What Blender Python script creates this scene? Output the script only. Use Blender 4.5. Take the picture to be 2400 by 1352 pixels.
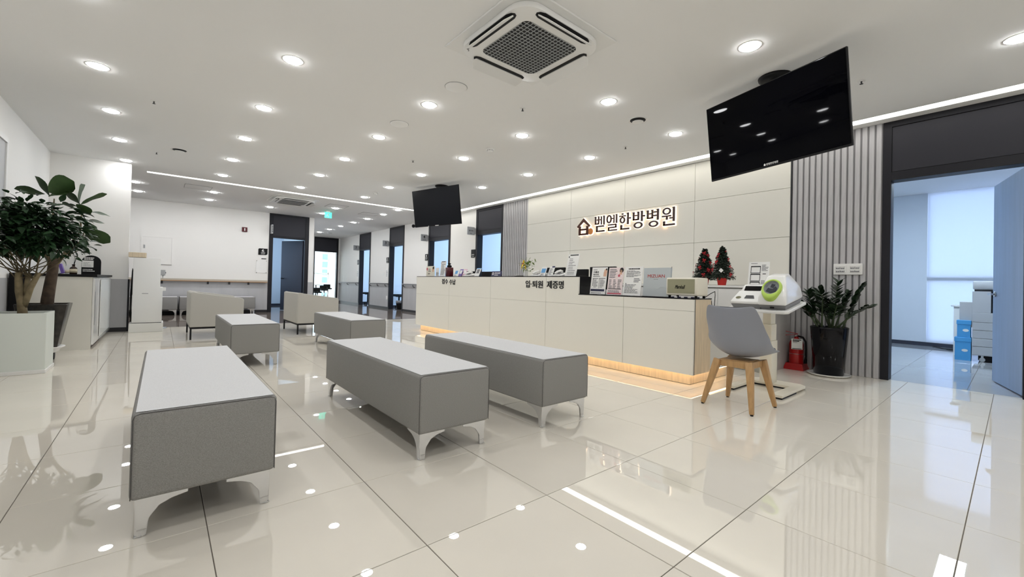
import bpy, bmesh, math, random
from mathutils import Vector, Matrix, Euler
random.seed(7)
SC = bpy.context.scene
for o in list(bpy.data.objects):
    bpy.data.objects.remove(o)
COL = SC.collection
PI = math.pi

# ------------------------------------------------------------------ camera
FPX = 985.29; YAW = .69579; PIT = .01072; ROLL = -.02432; PCY = 657.92; CAMH = .93
cy_, sy_ = math.cos(YAW), math.sin(YAW); cp_, sp_ = math.cos(PIT), math.sin(PIT)
fwd = Vector((sy_*cp_, cy_*cp_, sp_)); rgt = Vector((cy_, -sy_, 0)); dwn = fwd.cross(rgt)
cr_, sr_ = math.cos(ROLL), math.sin(ROLL)
r2 = cr_*rgt + sr_*dwn; d2 = -sr_*rgt + cr_*dwn
cd = bpy.data.cameras.new('camera'); cam = bpy.data.objects.new('camera', cd); COL.objects.link(cam)
mw = Matrix.Identity(4)
for i in range(3):
    mw[i][0] = r2[i]; mw[i][1] = -d2[i]; mw[i][2] = -fwd[i]
mw[2][3] = CAMH
cam.matrix_world = mw
cd.sensor_fit = 'HORIZONTAL'; cd.sensor_width = 36.0; cd.lens = FPX/2400*36.0
cd.shift_y = (PCY-676.0)/2400.0
cd.clip_start = .02; cd.clip_end = 400
SC.camera = cam

# ------------------------------------------------------------------ world, exposure
world = bpy.data.worlds.new('sky'); SC.world = world; world.use_nodes = True
bg = world.node_tree.nodes['Background']
bg.inputs[0].default_value = (.78, .92, 1.0, 1); bg.inputs[1].default_value = 9.0
SC.view_settings.view_transform = 'Standard'; SC.view_settings.look = 'None'
SC.view_settings.exposure = 0.0; SC.view_settings.gamma = 1.0
SC.view_settings.use_curve_mapping = False
SC.cycles.use_denoising = True; SC.cycles.denoising_prefilter = 'ACCURATE'
SC.cycles.max_bounces = 10; SC.cycles.diffuse_bounces = 6; SC.cycles.glossy_bounces = 5
SC.cycles.transparent_max_bounces = 10
SC.cycles.sample_clamp_indirect = 6.0
SC.cycles.caustics_reflective = False; SC.cycles.caustics_refractive = False

DOWN_E = 88.0
LOBBY_E = 210.0    # the lobby and corridor lamps are stronger      # downlight lens emission
STRIP_E = 4.5      # linear ceiling light
LED_E = 8.5        # warm led tape under the desk
WIN_E = 7.0        # daylight on the office panes
WIN_C = (.56, .77, 1.0)

# ------------------------------------------------------------------ materials
def lin(c):
    return tuple(((v/255)/12.92 if v/255 <= .04045 else ((v/255+.055)/1.055)**2.4) for v in c) + (1,)
MATS = {}
def mat(name, rgb, rough=.5, metal=0., spec=.5, emis=0., ecol=None, coat=0., trans=0., alpha=1., ior=1.45,
        var=0., vscale=8., vstretch=(1, 1, 1), bump=0., bscale=60., bstretch=(1, 1, 1), rvar=0., space='Object'):
    m = bpy.data.materials.new(name); m.use_nodes = True; nt = m.node_tree; b = nt.nodes['Principled BSDF']
    c = lin(rgb)
    b.inputs['Base Color'].default_value = c; b.inputs['Roughness'].default_value = rough
    b.inputs['Metallic'].default_value = metal; b.inputs['Specular IOR Level'].default_value = spec
    b.inputs['IOR'].default_value = ior; b.inputs['Coat Weight'].default_value = coat; b.inputs['Coat Roughness'].default_value = .04
    b.inputs['Transmission Weight'].default_value = trans; b.inputs['Alpha'].default_value = alpha
    if emis:
        b.inputs['Emission Color'].default_value = (ecol + (1,)) if ecol else c
        b.inputs['Emission Strength'].default_value = emis
    if var or bump or rvar:
        tc = nt.nodes.new('ShaderNodeTexCoord')
    if var or rvar:
        mp = nt.nodes.new('ShaderNodeMapping'); mp.inputs['Scale'].default_value = vstretch
        nz = nt.nodes.new('ShaderNodeTexNoise'); nz.inputs['Scale'].default_value = vscale; nz.inputs['Detail'].default_value = 4
        nt.links.new(tc.outputs[space], mp.inputs[0]); nt.links.new(mp.outputs[0], nz.inputs['Vector'])
        if var:
            rp = nt.nodes.new('ShaderNodeValToRGB'); e = rp.color_ramp.elements
            e[0].position = .32; e[1].position = .68
            e[0].color = tuple(v*(1-var) for v in c[:3]) + (1,); e[1].color = tuple(min(1, v*(1+var)) for v in c[:3]) + (1,)
            nt.links.new(nz.outputs['Fac'], rp.inputs[0]); nt.links.new(rp.outputs[0], b.inputs['Base Color'])
        if rvar:
            mr = nt.nodes.new('ShaderNodeMapRange'); mr.inputs['To Min'].default_value = max(0, rough-rvar); mr.inputs['To Max'].default_value = rough+rvar
            nt.links.new(nz.outputs['Fac'], mr.inputs['Value']); nt.links.new(mr.outputs[0], b.inputs['Roughness'])
    if bump:
        mp2 = nt.nodes.new('ShaderNodeMapping'); mp2.inputs['Scale'].default_value = bstretch
        nb = nt.nodes.new('ShaderNodeTexNoise'); nb.inputs['Scale'].default_value = bscale; nb.inputs['Detail'].default_value = 3
        bp = nt.nodes.new('ShaderNodeBump'); bp.inputs['Strength'].default_value = bump; bp.inputs['Distance'].default_value = .004
        nt.links.new(tc.outputs[space], mp2.inputs[0]); nt.links.new(mp2.outputs[0], nb.inputs['Vector'])
        nt.links.new(nb.outputs['Fac'], bp.inputs['Height']); nt.links.new(bp.outputs[0], b.inputs['Normal'])
    MATS[name] = m
    return m
mat('tile', (228, 222, 210), .004, spec=.95, ior=2.0, var=.02, vscale=2.5, space='Object')
mat('grout', (98, 92, 84), .8)
mat('vinyl', (120, 110, 103), .04, spec=.8, coat=.0, var=.06, vscale=1.2)
mat('office_tile', (172, 172, 174), .02, spec=.5, coat=.2)
mat('ceiling_paint', (234, 234, 233), .85, spec=.2, bump=.02, bscale=180)
mat('wall_paint', (232, 231, 228), .7, spec=.25, bump=.03, bscale=160)
mat('wainscot_grey', (178, 178, 180), .55, spec=.3, var=.04, vscale=6, vstretch=(1, 1, .3))
mat('blue_room', (222, 228, 236), .7, spec=.2)
mat('dark_trim', (33, 33, 38), .5, spec=.25)
mat('dark_panel', (48, 48, 54), .55, spec=.25, bump=.05, bscale=260)
mat('baseboard', (34, 33, 36), .5)
mat('panel_cream', (222, 220, 211), .42, spec=.4)
mat('panel_joint', (128, 122, 110), .8)
mat('rib_grey', (182, 181, 183), .6, spec=.3, var=.10, vscale=7, vstretch=(6, 6, .5), bump=.15, bscale=40, bstretch=(4, 4, .6))
mat('rib_back', (136, 135, 137), .7, spec=.25, var=.08, vscale=9, vstretch=(6, 6, .5))
mat('desk_cream', (230, 228, 219), .38, spec=.45)
mat('black_gloss', (6, 6, 8), .12, spec=.35)
mat('black_matte', (11, 11, 13), .55, spec=.3)
mat('dark_grey', (52, 53, 56), .5)
mat('mid_grey', (128, 128, 130), .5)
mat('oak_light', (216, 199, 172), .45, var=.10, vscale=5, vstretch=(9, 9, .7), bump=.05, bscale=50, bstretch=(6, 6, .5))
mat('oak_chair', (178, 142, 98), .42, spec=.4, var=.12, vscale=7, vstretch=(8, 8, 1))
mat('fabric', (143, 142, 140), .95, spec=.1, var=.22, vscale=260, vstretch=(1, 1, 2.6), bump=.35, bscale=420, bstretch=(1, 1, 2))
mat('fabric_top_lit', (208, 209, 211), .95, spec=.1, var=.06, vscale=240, bump=.2, bscale=420)  # bench fabric again, brightness of its lit top put into the colour
mat('fabric_sofa', (180, 178, 172), .95, spec=.1, var=.05, vscale=220, bump=.15, bscale=380)
mat('piping', (96, 95, 95), .8)
mat('chrome', (215, 216, 218), .12, metal=1.)
mat('steel', (170, 172, 175), .28, metal=1.)
mat('white_plastic', (228, 228, 226), .35, spec=.45)
mat('white_gloss', (232, 232, 230), .16, spec=.5, coat=.3)
mat('white_paint', (222, 222, 218), .5)
mat('cream_plastic', (226, 221, 206), .4)
mat('chair_grey', (138, 141, 150), .48, spec=.4)
mat('cushion_dark', (70, 72, 78), .7)
mat('tv_gloss', (2, 2, 5), .03, spec=.09)
mat('tv_matte', (19, 21, 26), .4, spec=.15)
mat('lime', (176, 206, 92), .35, spec=.5)
mat('cuff_grey', (128, 132, 136), .7)
mat('cuff_dark', (44, 48, 56), .6)
mat('soil', (48, 36, 28), .95, var=.4, vscale=60, bump=.6, bscale=90)
mat('leaf_dark', (36, 60, 36), .34, spec=.4, var=.35, vscale=10)
mat('leaf_fig', (50, 72, 38), .5, spec=.3, var=.25, vscale=8)
mat('leaf_zz', (34, 52, 34), .22, spec=.55, var=.25, vscale=12)
mat('bark_pale', (122, 110, 84), .85, var=.25, vscale=18, bump=.5, bscale=40)
mat('bark_red', (78, 65, 54), .9, var=.35, vscale=16, bump=.7, bscale=34)
mat('stem_green', (52, 66, 40), .5)
mat('planter_white', (214, 220, 214), .5)
mat('pot_marble', (40, 37, 33), .22, spec=.5, var=.6, vscale=14)
mat('pot_black', (9, 9, 14), .10, spec=.28)
mat('red_gloss', (168, 22, 24), .25, spec=.5)
mat('red_bow', (176, 28, 38), .5)
mat('red_pot', (200, 48, 40), .5)
mat('needle', (30, 44, 32), .6, var=.35, vscale=20)
mat('paper', (232, 232, 230), .55)
mat('paper_pink', (232, 216, 216), .55)
mat('ink', (22, 22, 26), .6)
mat('ink_grey', (120, 120, 124), .6)
mat('ink_navy', (34, 36, 66), .6)
mat('ink_red', (178, 44, 30), .55)
mat('ink_pink', (190, 88, 104), .6)
mat('skin_print', (214, 172, 148), .6)
mat('blue_print', (96, 160, 214), .5)
mat('purple_print', (112, 88, 170), .5)
mat('pink_print', (226, 184, 202), .5)
mat('navy_plate', (34, 34, 84), .4)
mat('silver_box', (190, 197, 200), .3, metal=.35)
mat('olive_grille', (150, 148, 122), .8, var=.12, vscale=400)
mat('maroon', (76, 12, 24), .25, spec=.5)
mat('amber_glass', (40, 24, 14), .1, spec=.5)
mat('label_cream', (206, 196, 170), .6)
mat('sign_brown', (48, 30, 34), .5)
mat('sign_brown2', (74, 36, 24), .5)
mat('sign_orange', (196, 124, 60), .5)
mat('sign_glow', (255, 236, 214), .5, emis=1.25, ecol=(1., .86, .70))
mat('exit_green', (40, 200, 160), .4, emis=1.1, ecol=(.12, .80, .62))
mat('lens', (255, 255, 250), .5, emis=DOWN_E, ecol=(.985, .99, 1.))
mat('lens_lobby', (255, 255, 250), .5, emis=LOBBY_E, ecol=(.985, .99, 1.))
mat('strip_lens', (255, 252, 244), .5, emis=STRIP_E, ecol=(1., .98, .93))
mat('led_warm', (255, 220, 160), .5, emis=LED_E, ecol=(1., .72, .44))
mat('pane_office', (200, 225, 255), .4, emis=2.2, ecol=(.76, .86, 1.))
mat('pane_dim', (200, 225, 255), .4, emis=2.2, ecol=WIN_C)
mat('pane_light', (200, 225, 255), .4, emis=WIN_E, ecol=WIN_C)
mat('office_panel', (240, 248, 255), .5, emis=125., ecol=(.68, .85, 1.))
mat('kraft_blue', (70, 150, 205), .6)
mat('printer_grey', (176, 176, 178), .5)
mat('door_wood_grey', (158, 178, 208), .5, var=.05, vscale=3, vstretch=(5, 5, .4))
mat('door_dark', (52, 54, 66), .5)
mat('flower_yellow', (232, 204, 70), .6)
mat('flower_green', (104, 128, 56), .6)
mat('bldg', (124, 132, 138), .8)
mat('bldg_glass', (74, 92, 102), .3, spec=.2)
mat('twig', (88, 78, 56), .8)
mat('rail_tan', (182, 174, 160), .5)
mat('rail_wood', (172, 128, 82), .5, var=.1, vscale=6, vstretch=(.6, 8, 8))
mat('sign_grey', (168, 170, 172), .45)
mat('vent_dark', (12, 12, 13), .7)
mat('acrylic', (236, 242, 244), .08, spec=.5, alpha=.22)
mat('glass', (230, 245, 250), .0, spec=.5, alpha=.06)
mat('marble_grey', (176, 174, 172), .35, var=.10, vscale=5)
mat('brown_shelf', (60, 42, 34), .5)
def blind_mat():
    m = bpy.data.materials.new('blind'); m.use_nodes = True; nt = m.node_tree
    for n in list(nt.nodes): nt.nodes.remove(n)
    out = nt.nodes.new('ShaderNodeOutputMaterial'); d = nt.nodes.new('ShaderNodeBsdfDiffuse'); t = nt.nodes.new('ShaderNodeBsdfTranslucent'); mx = nt.nodes.new('ShaderNodeMixShader')
    d.inputs[0].default_value = (.72, .76, .82, 1); t.inputs[0].default_value = (.84, .87, .92, 1); mx.inputs[0].default_value = .45
    nt.links.new(d.outputs[0], mx.inputs[1]); nt.links.new(t.outputs[0], mx.inputs[2]); nt.links.new(mx.outputs[0], out.inputs[0])
    MATS['blind'] = m
blind_mat()

# ------------------------------------------------------------------ builders
class MB:
    """collects shapes; build() links them as ONE mesh object"""
    def __init__(s): s.v = []; s.f = []; s.m = []; s.cur = 0; s.sm = []; s.smooth = False
    def add(s, vs, fs):
        n = len(s.v); s.v += [tuple(p) for p in vs]
        for f in fs:
            s.f.append(tuple(i+n for i in f)); s.m.append(s.cur); s.sm.append(s.smooth)
        return s
    def box(s, x0, x1, y0, y1, z0, z1):
        return s.add([(x0,y0,z0),(x1,y0,z0),(x1,y1,z0),(x0,y1,z0),(x0,y0,z1),(x1,y0,z1),(x1,y1,z1),(x0,y1,z1)],
                     [(0,3,2,1),(4,5,6,7),(0,1,5,4),(1,2,6,5),(2,3,7,6),(3,0,4,7)])
    def obox(s, c, ux, uy, uz, hx, hy, hz):
        c = Vector(c); ux = Vector(ux).normalized(); uy = Vector(uy).normalized(); uz = Vector(uz).normalized()
        vs = [c+ux*hx*a+uy*hy*b+uz*hz*d for d in (-1,1) for a, b in ((-1,-1),(1,-1),(1,1),(-1,1))]
        return s.add(vs, [(0,3,2,1),(4,5,6,7),(0,1,5,4),(1,2,6,5),(2,3,7,6),(3,0,4,7)])
    def bar(s, p, q, w, h=None, up=(0,0,1)):
        p = Vector(p); q = Vector(q); d = (q-p); L = d.length; d.normalize(); h = h or w
        a = d.cross(Vector(up))
        if a.length < 1e-4: a = d.cross(Vector((1,0,0)))
        a.normalize(); b = a.cross(d)
        return s.obox((p+q)/2, d, a, b, L/2, w/2, h/2)
    def cone(s, p, q, r0, r1, n=12, caps=True):
        p = Vector(p); q = Vector(q); d = (q-p).normalized()
        a = d.cross(Vector((0,0,1)))
        if a.length < 1e-4: a = Vector((1,0,0))
        a.normalize(); b = d.cross(a)
        vs = []
        for c, r in ((p, r0), (q, r1)):
            for k in range(n):
                t = 2*PI*k/n; vs.append(c + a*math.cos(t)*r + b*math.sin(t)*r)
        fs = [(k, (k+1) % n, n+(k+1) % n, n+k) for k in range(n)]
        sm = s.smooth; s.smooth = True; base = len(s.v); s.add(vs, fs); s.smooth = sm
        if caps:
            s.f.append(tuple(base+k for k in reversed(range(n)))); s.m.append(s.cur); s.sm.append(False)
            s.f.append(tuple(base+n+k for k in range(n))); s.m.append(s.cur); s.sm.append(False)
        return s
    def tube(s, pts, r, n=8, r1=None):
        pts = [Vector(p) for p in pts]; N = len(pts); vs = []; fs = []
        prev = None
        for i, p in enumerate(pts):
            d = (pts[min(i+1, N-1)]-pts[max(i-1, 0)]).normalized()
            if prev is None:
                a = d.cross(Vector((0,0,1)))
                if a.length < .05: a = d.cross(Vector((1,0,0)))
            else:
                a = prev - d*prev.dot(d)
            a.normalize(); prev = a; b = d.cross(a)
            rr = r if r1 is None else r+(r1-r)*i/max(1, N-1)
            if callable(r): rr = r(i/max(1, N-1))
            for k in range(n):
                t = 2*PI*k/n; vs.append(p + (a*math.cos(t)+b*math.sin(t))*rr)
        for i in range(N-1):
            for k in range(n):
                fs.append((i*n+k, i*n+(k+1) % n, (i+1)*n+(k+1) % n, (i+1)*n+k))
        fs.append(tuple(reversed(range(n)))); fs.append(tuple((N-1)*n+k for k in range(n)))
        sm = s.smooth; s.smooth = True; s.add(vs, fs); s.smooth = sm
        return s
    def lathe(s, prof, c=(0,0,0), n=24, rmul=None):
        c = Vector(c); vs = []; fs = []; N = len(prof)
        for r, z in prof:
            for k in range(n):
                t = 2*PI*k/n; vs.append(c + Vector((math.cos(t)*r, math.sin(t)*r, z)))
        for i in range(N-1):
            for k in range(n):
                fs.append((i*n+k, i*n+(k+1) % n, (i+1)*n+(k+1) % n, (i+1)*n+k))
        sm = s.smooth; s.smooth = True; s.add(vs, fs); s.smooth = False
        base = len(s.v)-len(vs)
        for ring in (0, N-1):
            if prof[ring][0] > 1e-5:
                idx = [base+ring*n+k for k in range(n)]
                if ring == 0: idx.reverse()
                s.f.append(tuple(idx)); s.m.append(s.cur); s.sm.append(False)
        s.smooth = sm
        return s
    def prism(s, poly, o, u, v, n, t):
        """polygon (2d) placed at o with axes u, v, extruded t along n (u x v = n)"""
        o = Vector(o); u = Vector(u); v = Vector(v); n = Vector(n)
        N = len(poly); a = [o+u*x+v*y for x, y in poly]; b = [p+n*t for p in a]
        fs = [tuple(reversed(range(N))), tuple(range(N, 2*N))] + [(i, (i+1) % N, N+(i+1) % N, N+i) for i in range(N)]
        return s.add(a+b, fs)
    def ball(s, c, r, n=10, sc=(1,1,1)):
        c = Vector(c); vs = []; fs = []; h = max(4, n//2)
        for i in range(h+1):
            ph = PI*i/h
            for k in range(n):
                t = 2*PI*k/n
                vs.append(c+Vector((math.sin(ph)*math.cos(t)*r*sc[0], math.sin(ph)*math.sin(t)*r*sc[1], -math.cos(ph)*r*sc[2])))
        for i in range(h):
            for k in range(n):
                fs.append((i*n+k, i*n+(k+1) % n, (i+1)*n+(k+1) % n, (i+1)*n+k))
        sm = s.smooth; s.smooth = True; s.add(vs, fs); s.smooth = sm
        return s
    def mesh(s, name, mats, bevel=0, seg=2, org=None, weld=True):
        me = bpy.data.meshes.new(name)
        vs = s.v if org is None else [tuple(Vector(p)-Vector(org)) for p in s.v]
        me.from_pydata(vs, [], s.f)
        for m in mats: me.materials.append(MATS[m])
        for p, mi, sm in zip(me.polygons, s.m, s.sm): p.material_index = mi; p.use_smooth = sm
        if bevel:
            bm = bmesh.new(); bm.from_mesh(me)
            bmesh.ops.remove_doubles(bm, verts=bm.verts, dist=1e-5)
            ed = [e for e in bm.edges if len(e.link_faces) == 2 and e.calc_face_angle(0) > .5]
            bmesh.ops.bevel(bm, geom=ed, offset=bevel, segments=seg, profile=.5, affect='EDGES', clamp_overlap=True)
            if seg > 1:
                for f in bm.faces: f.smooth = True
            bm.to_mesh(me); bm.free()
            if seg > 1:
                try: me.set_sharp_from_angle(angle=.7)
                except Exception: pass
        me.update()
        return me
    def build(s, name, mats, parent=None, bevel=0, seg=2, world=True, label=None):
        if isinstance(mats, str): mats = [mats]
        org = WLOC.get(parent.name) if (parent is not None and world) else None
        o = bpy.data.objects.new(name, s.mesh(name, mats, bevel, seg, org)); COL.objects.link(o)
        if parent is not None: o.parent = parent
        WLOC[o.name] = org if org is not None else Vector((0,0,0))
        if label: o['label'] = label
        return o
WLOC = {}
def thing(name, label, cat, loc=(0,0,0), rz=0, group=None):
    o = bpy.data.objects.new(name, None); COL.objects.link(o); o.empty_display_size = .1
    o.location = loc; o.rotation_euler = (0,0,rz); o['label'] = label; o['category'] = cat
    if group: o['group'] = group
    WLOC[o.name] = Vector(loc) if not rz else Vector((0,0,0))
    return o
def tag(o, label, cat, group=None):
    o['label'] = label; o['category'] = cat
    if group: o['group'] = group
    return o
def struct(name, mb, mats, bevel=0, seg=2):
    o = mb.build(name, mats, None, bevel, seg); o['kind'] = 'structure'; return o
def dup(root, loc, rz=None, label=None, group=None):
    r = root.copy(); COL.objects.link(r); r.location = loc
    if rz is not None: r.rotation_euler = (0,0,rz)
    if label: r['label'] = label
    if group: r['group'] = group
    for ch in list(root.children):
        c = ch.copy(); COL.objects.link(c); c.parent = r
        for g in list(ch.children):
            d = g.copy(); COL.objects.link(d); d.parent = c
    return r
def child(name, me, parent, loc=(0,0,0), rot=(0,0,0), sc=(1,1,1)):
    o = bpy.data.objects.new(name, me); COL.objects.link(o); o.parent = parent; o.location = loc; o.rotation_euler = rot; o.scale = sc
    return o
_tc = {}
def glyphs(txt, bold=0., shear=0.):
    k = (txt, bold, shear)
    if k not in _tc:
        cu = bpy.data.curves.new('lettering', 'FONT'); cu.body = txt; cu.size = 1.; cu.offset = bold; cu.shear = shear; cu.resolution_u = 3
        ob = bpy.data.objects.new('lettering', cu); COL.objects.link(ob)
        me = bpy.data.meshes.new_from_object(ob.evaluated_get(bpy.context.evaluated_depsgraph_get()))
        vs = [(v.co.x, v.co.y) for v in me.vertices]; fs = [tuple(p.vertices) for p in me.polygons]
        es = {}
        for f in fs:
            for a, b in zip(f, f[1:]+f[:1]): es[(a, b)] = 1
        border = [e for e in es if (e[1], e[0]) not in es]
        COL.objects.unlink(ob); bpy.data.objects.remove(ob); bpy.data.meshes.remove(me)
        xs = [p[0] for p in vs] or [0, 1]; ys = [p[1] for p in vs] or [0, 1]
        _tc[k] = (vs, fs, border, min(xs), max(xs), min(ys), max(ys))
    return _tc[k]
def text(mb, txt, o, u, v, w, h, t=.001, bold=.0, shear=0.):
    """letters filling the w x h box with lower-left corner o, raised t along u x v"""
    vs, fs, bd, x0, x1, y0, y1 = glyphs(txt, bold, shear)
    o = Vector(o); u = Vector(u); v = Vector(v); n = u.cross(v)
    sx = w/(x1-x0); sy = h/(y1-y0)
    a = [o+u*((x-x0)*sx)+v*((y-y0)*sy) for x, y in vs]; N = len(a)
    b = [p+n*t for p in a]
    mb.add(b+a, fs + [(q, p, N+p, N+q)[::-1] for p, q in bd])
    return mb
UW = ((0,-1,0), (0,0,1))     # reading axes on faces looking to -x
US = ((1,0,0), (0,0,1))      # reading axes on faces looking to -y
def rows(mb, o, u, v, w, h, n, fill=.55, t=.0008, seed=1, wmin=.5):
    """rows of small print: n thin bars in the w x h box"""
    rnd = random.Random(seed); o = Vector(o); u = Vector(u); v = Vector(v); nn = u.cross(v)
    for k in range(n):
        L = w*(wmin+(1-wmin)*rnd.random()); y = h*(1-(k+1)/n)
        x = 0
        while x < L:
            ww = min(L-x, w*rnd.uniform(.06, .22))
            mb.prism([(x, y), (x+ww, y), (x+ww, y+h/n*fill), (x, y+h/n*fill)], o, u, v, nn, t)
            x += ww + w*.025
    return mb
# ================================================================== STRUCTURE
ZC = 2.8155; XL = -1.36; XR = 6.09; YN = -2.6; YP = 9.57; YS = 10.06; YF = 13.6; YE = 19.3
# ---- floor: grout bed with separate tiles
fb = MB().box(-6, 11, YN, 24, -.06, -.0025)
floor = struct('floor', fb, 'grout')
TX0, TY0, TSX, TSY = -.43673, 3.14395, .59347, .60403
GAP = .0032
tiles = []
full = None
YV = 10.06
def tile_at(x0, x1, y0, y1, m='tile'):
    global full
    g = GAP/2
    x0 += g; x1 -= g; y0 += g; y1 -= g
    w, h = x1-x0, y1-y0
    key = (round(w, 4), round(h, 4), m)
    if key not in tile_cache:
        b = MB(); e = .0012
        vs = [(-w/2,-h/2,-.009),(w/2,-h/2,-.009),(w/2,h/2,-.009),(-w/2,h/2,-.009)]
        vs += [(-w/2,-h/2,-e),(w/2,-h/2,-e),(w/2,h/2,-e),(-w/2,h/2,-e)]
        vs += [(-w/2+e,-h/2+e,0),(w/2-e,-h/2+e,0),(w/2-e,h/2-e,0),(-w/2+e,h/2-e,0)]
        fs = [(8,9,10,11)]
        for k in range(4):
            fs += [(k,(k+1)%4,4+(k+1)%4,4+k),(4+k,4+(k+1)%4,8+(k+1)%4,8+k)]
        b.add(vs, fs); tile_cache[key] = b.mesh('floor_tile', [m])
    child('floor_tile', tile_cache[key], floor, ((x0+x1)/2, (y0+y1)/2, 0))
tile_cache = {}
for i in range(-2, 12):
    for j in range(-12, 7):
        x0 = max(XL-.06, TX0+i*TSX); x1 = min(XR+.06, TX0+(i+1)*TSX); y0 = max(-1.0, TY0-j*TSY); y1 = min(YV, TY0-(j-1)*TSY)
        if x1-x0 > .02 and y1-y0 > .02: tile_at(x0, x1, y0, y1)
# office tiles behind door 1
for i in range(0, 8):
    for j in range(-1, 4):
        x0 = 6.15+i*.6; y0 = -.9+j*.6
        tile_at(x0, min(10.9, x0+.6), y0, y0+.6, 'office_tile')
fr = MB()
fr.box(XL, XR, YN, -1.0, -.0024, 0)      # rest of the hall floor behind the viewpoint
o = fr.build('floor_tile_rest', 'tile', floor); o['kind'] = 'stuff'
fo = MB()
fo.box(6.15, 10.9, YN, -.9, -.0024, 0)
o = fo.build('office_floor_rest', 'office_tile', floor); o['kind'] = 'stuff'
vy = MB(); vy.box(-6, 10.9, YV, 24, -.0024, 0)
vy.box(6.15, 10.9, 2.1, YV, -.0024, 0)
vy.build('corridor_vinyl', 'vinyl', floor)
# thresholds under the frames at the office door
# ---- ceiling with slots for the two linear lights
c = MB(); t = .06
SX0, SX1, SY0, SY1 = 5.785, 5.93, 9.99, 10.12; SXL = -.24
c.box(-6, SX0, YN, SY0, ZC, ZC+t); c.box(SX1, XR+.02, YN, SY0, ZC, ZC+t)
c.box(-6, SXL, SY0, SY1, ZC, ZC+t); c.box(SX1, XR+.02, SY0, SY1, ZC, ZC+t)
c.box(-6, XR+.02, SY1, 24, ZC, ZC+t)
c.box(XR+.02, 11, YN, 24, ZC, ZC+t)
struct('ceiling', c, 'ceiling_paint')
# ---- walls
def wall(name, x0, x1, y0, y1, z0=0, z1=ZC, m='wall_paint'):
    return struct(name, MB().box(x0, x1, y0, y1, z0, z1), m)
WZ = .875
# left wall, partition return, far wall (upper paint, lower grey lining as a part)
def lined(name, x0, x1, y0, y1, face, base=True, blue=False):
    """wall box plus grey dado lining and dark baseboard on the face: '+x', '-x', '-y'"""
    w = wall(name, x0, x1, y0, y1)
    e = .006
    if face == '+x': bx = (x1, x1+e, y0, y1); bb = (x1, x1+.012, y0, y1)
    if face == '-x': bx = (x0-e, x0, y0, y1); bb = (x0-.012, x0, y0, y1)
    if face == '-y': bx = (x0, x1, y0-e, y0); bb = (x0, x1, y0-.012, y0)
    MB().box(*bx, .07, WZ).build('dado_lining', 'wainscot_grey', w)
    MB().box(*bb, 0, .07).build('baseboard', 'baseboard', w)
    return w
lined('wall_left', XL-.12, XL, YN, YP+.2, '+x')
lined('wall_partition', XL, -.425, YP, YP+.14, '-y')
MB().box(-.425, -.405, YP-.012, YP+.15, 0, WZ).build('corner_trim', 'dark_trim', bpy.data.objects['wall_partition'])
wall('wall_near', XL-.12, XR+.2, YN-.12, YN)
wall('wall_far_left', -6.1, -6, YP, YF+.2)
wall('wall_back_of_partition', -6, XL-.12, YP-.0, YP+.14)
# far wall with door 6
lined('wall_far', -6, 2.33, YF, YF+.14, '-y')
lined('wall_far_end', 3.375, 3.52, YF, YE, '-y')
# right wall pieces between the doors
RWX = XR; RT = .14
lined('wall_right_1', RWX, RWX+RT, 8.74, 9.975, '-x')
lined('wall_right_2', RWX, RWX+RT, 11.19, 12.84, '-x')
lined('wall_right_3', RWX, RWX+RT, 13.98, 15.70, '-x')
lined('wall_right_4', RWX, RWX+RT, 16.86, YE, '-x')
wall('wall_right_near', RWX, RWX+RT, YN, -.12)
wr = wall('wall_right', RWX, RWX+RT, .945, 7.64)
wall('wall_end', 3.5, 5.02, YE, YE+.12)
# ---- cream panels on the reception wall
JX = RWX-.018
MB().box(JX+.010, RWX, 1.822, 6.772, .0, ZC).build('panel_backing', 'panel_joint', wr)
ys = [1.822, 3.062, 4.293, 5.524, 6.772]; zs = [.005, .385, 1.005, 1.625, 2.245, ZC-.004]
for a in range(4):
    for b in range(5):
        MB().box(RWX-.034, JX+.012, ys[a]+.002, ys[a+1]-.002, zs[b]+.002, zs[b+1]-.002).build('wall_panel', 'panel_cream', wr, bevel=.0012, seg=1)
# dark edge strip where the panels meet the ribs
MB().box(RWX-.036, RWX, 1.812, 1.822, 0, ZC).build('edge_strip', 'dark_grey', wr)
# ---- ribbed cladding
def ribs(y0, y1):
    MB().box(RWX-.012, RWX, y0, y1, .0, ZC).build('rib_backing', 'rib_back', wr)
    n = int(round((y1-y0)/.0605)); p = (y1-y0)/n
    me = MB().box(-.013, .0, -p*.36, p*.36, .0, ZC).mesh('rib', ['rib_grey'], bevel=.003, seg=1)
    for k in range(n):
        child('rib', me, wr, (RWX-.012, y0+(k+.5)*p, 0))
ribs(.948, 1.812); ribs(6.772, 7.64)
# ---- linear ceiling lights in the slots
tr = struct('trim_1', MB().box(SX0, SX1, YN, SY1, ZC+.012, ZC+.03), 'strip_lens')
tr2 = struct('trim_2', MB().box(SXL, SX0, SY0, SY1, ZC+.012, ZC+.03), 'strip_lens')
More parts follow.
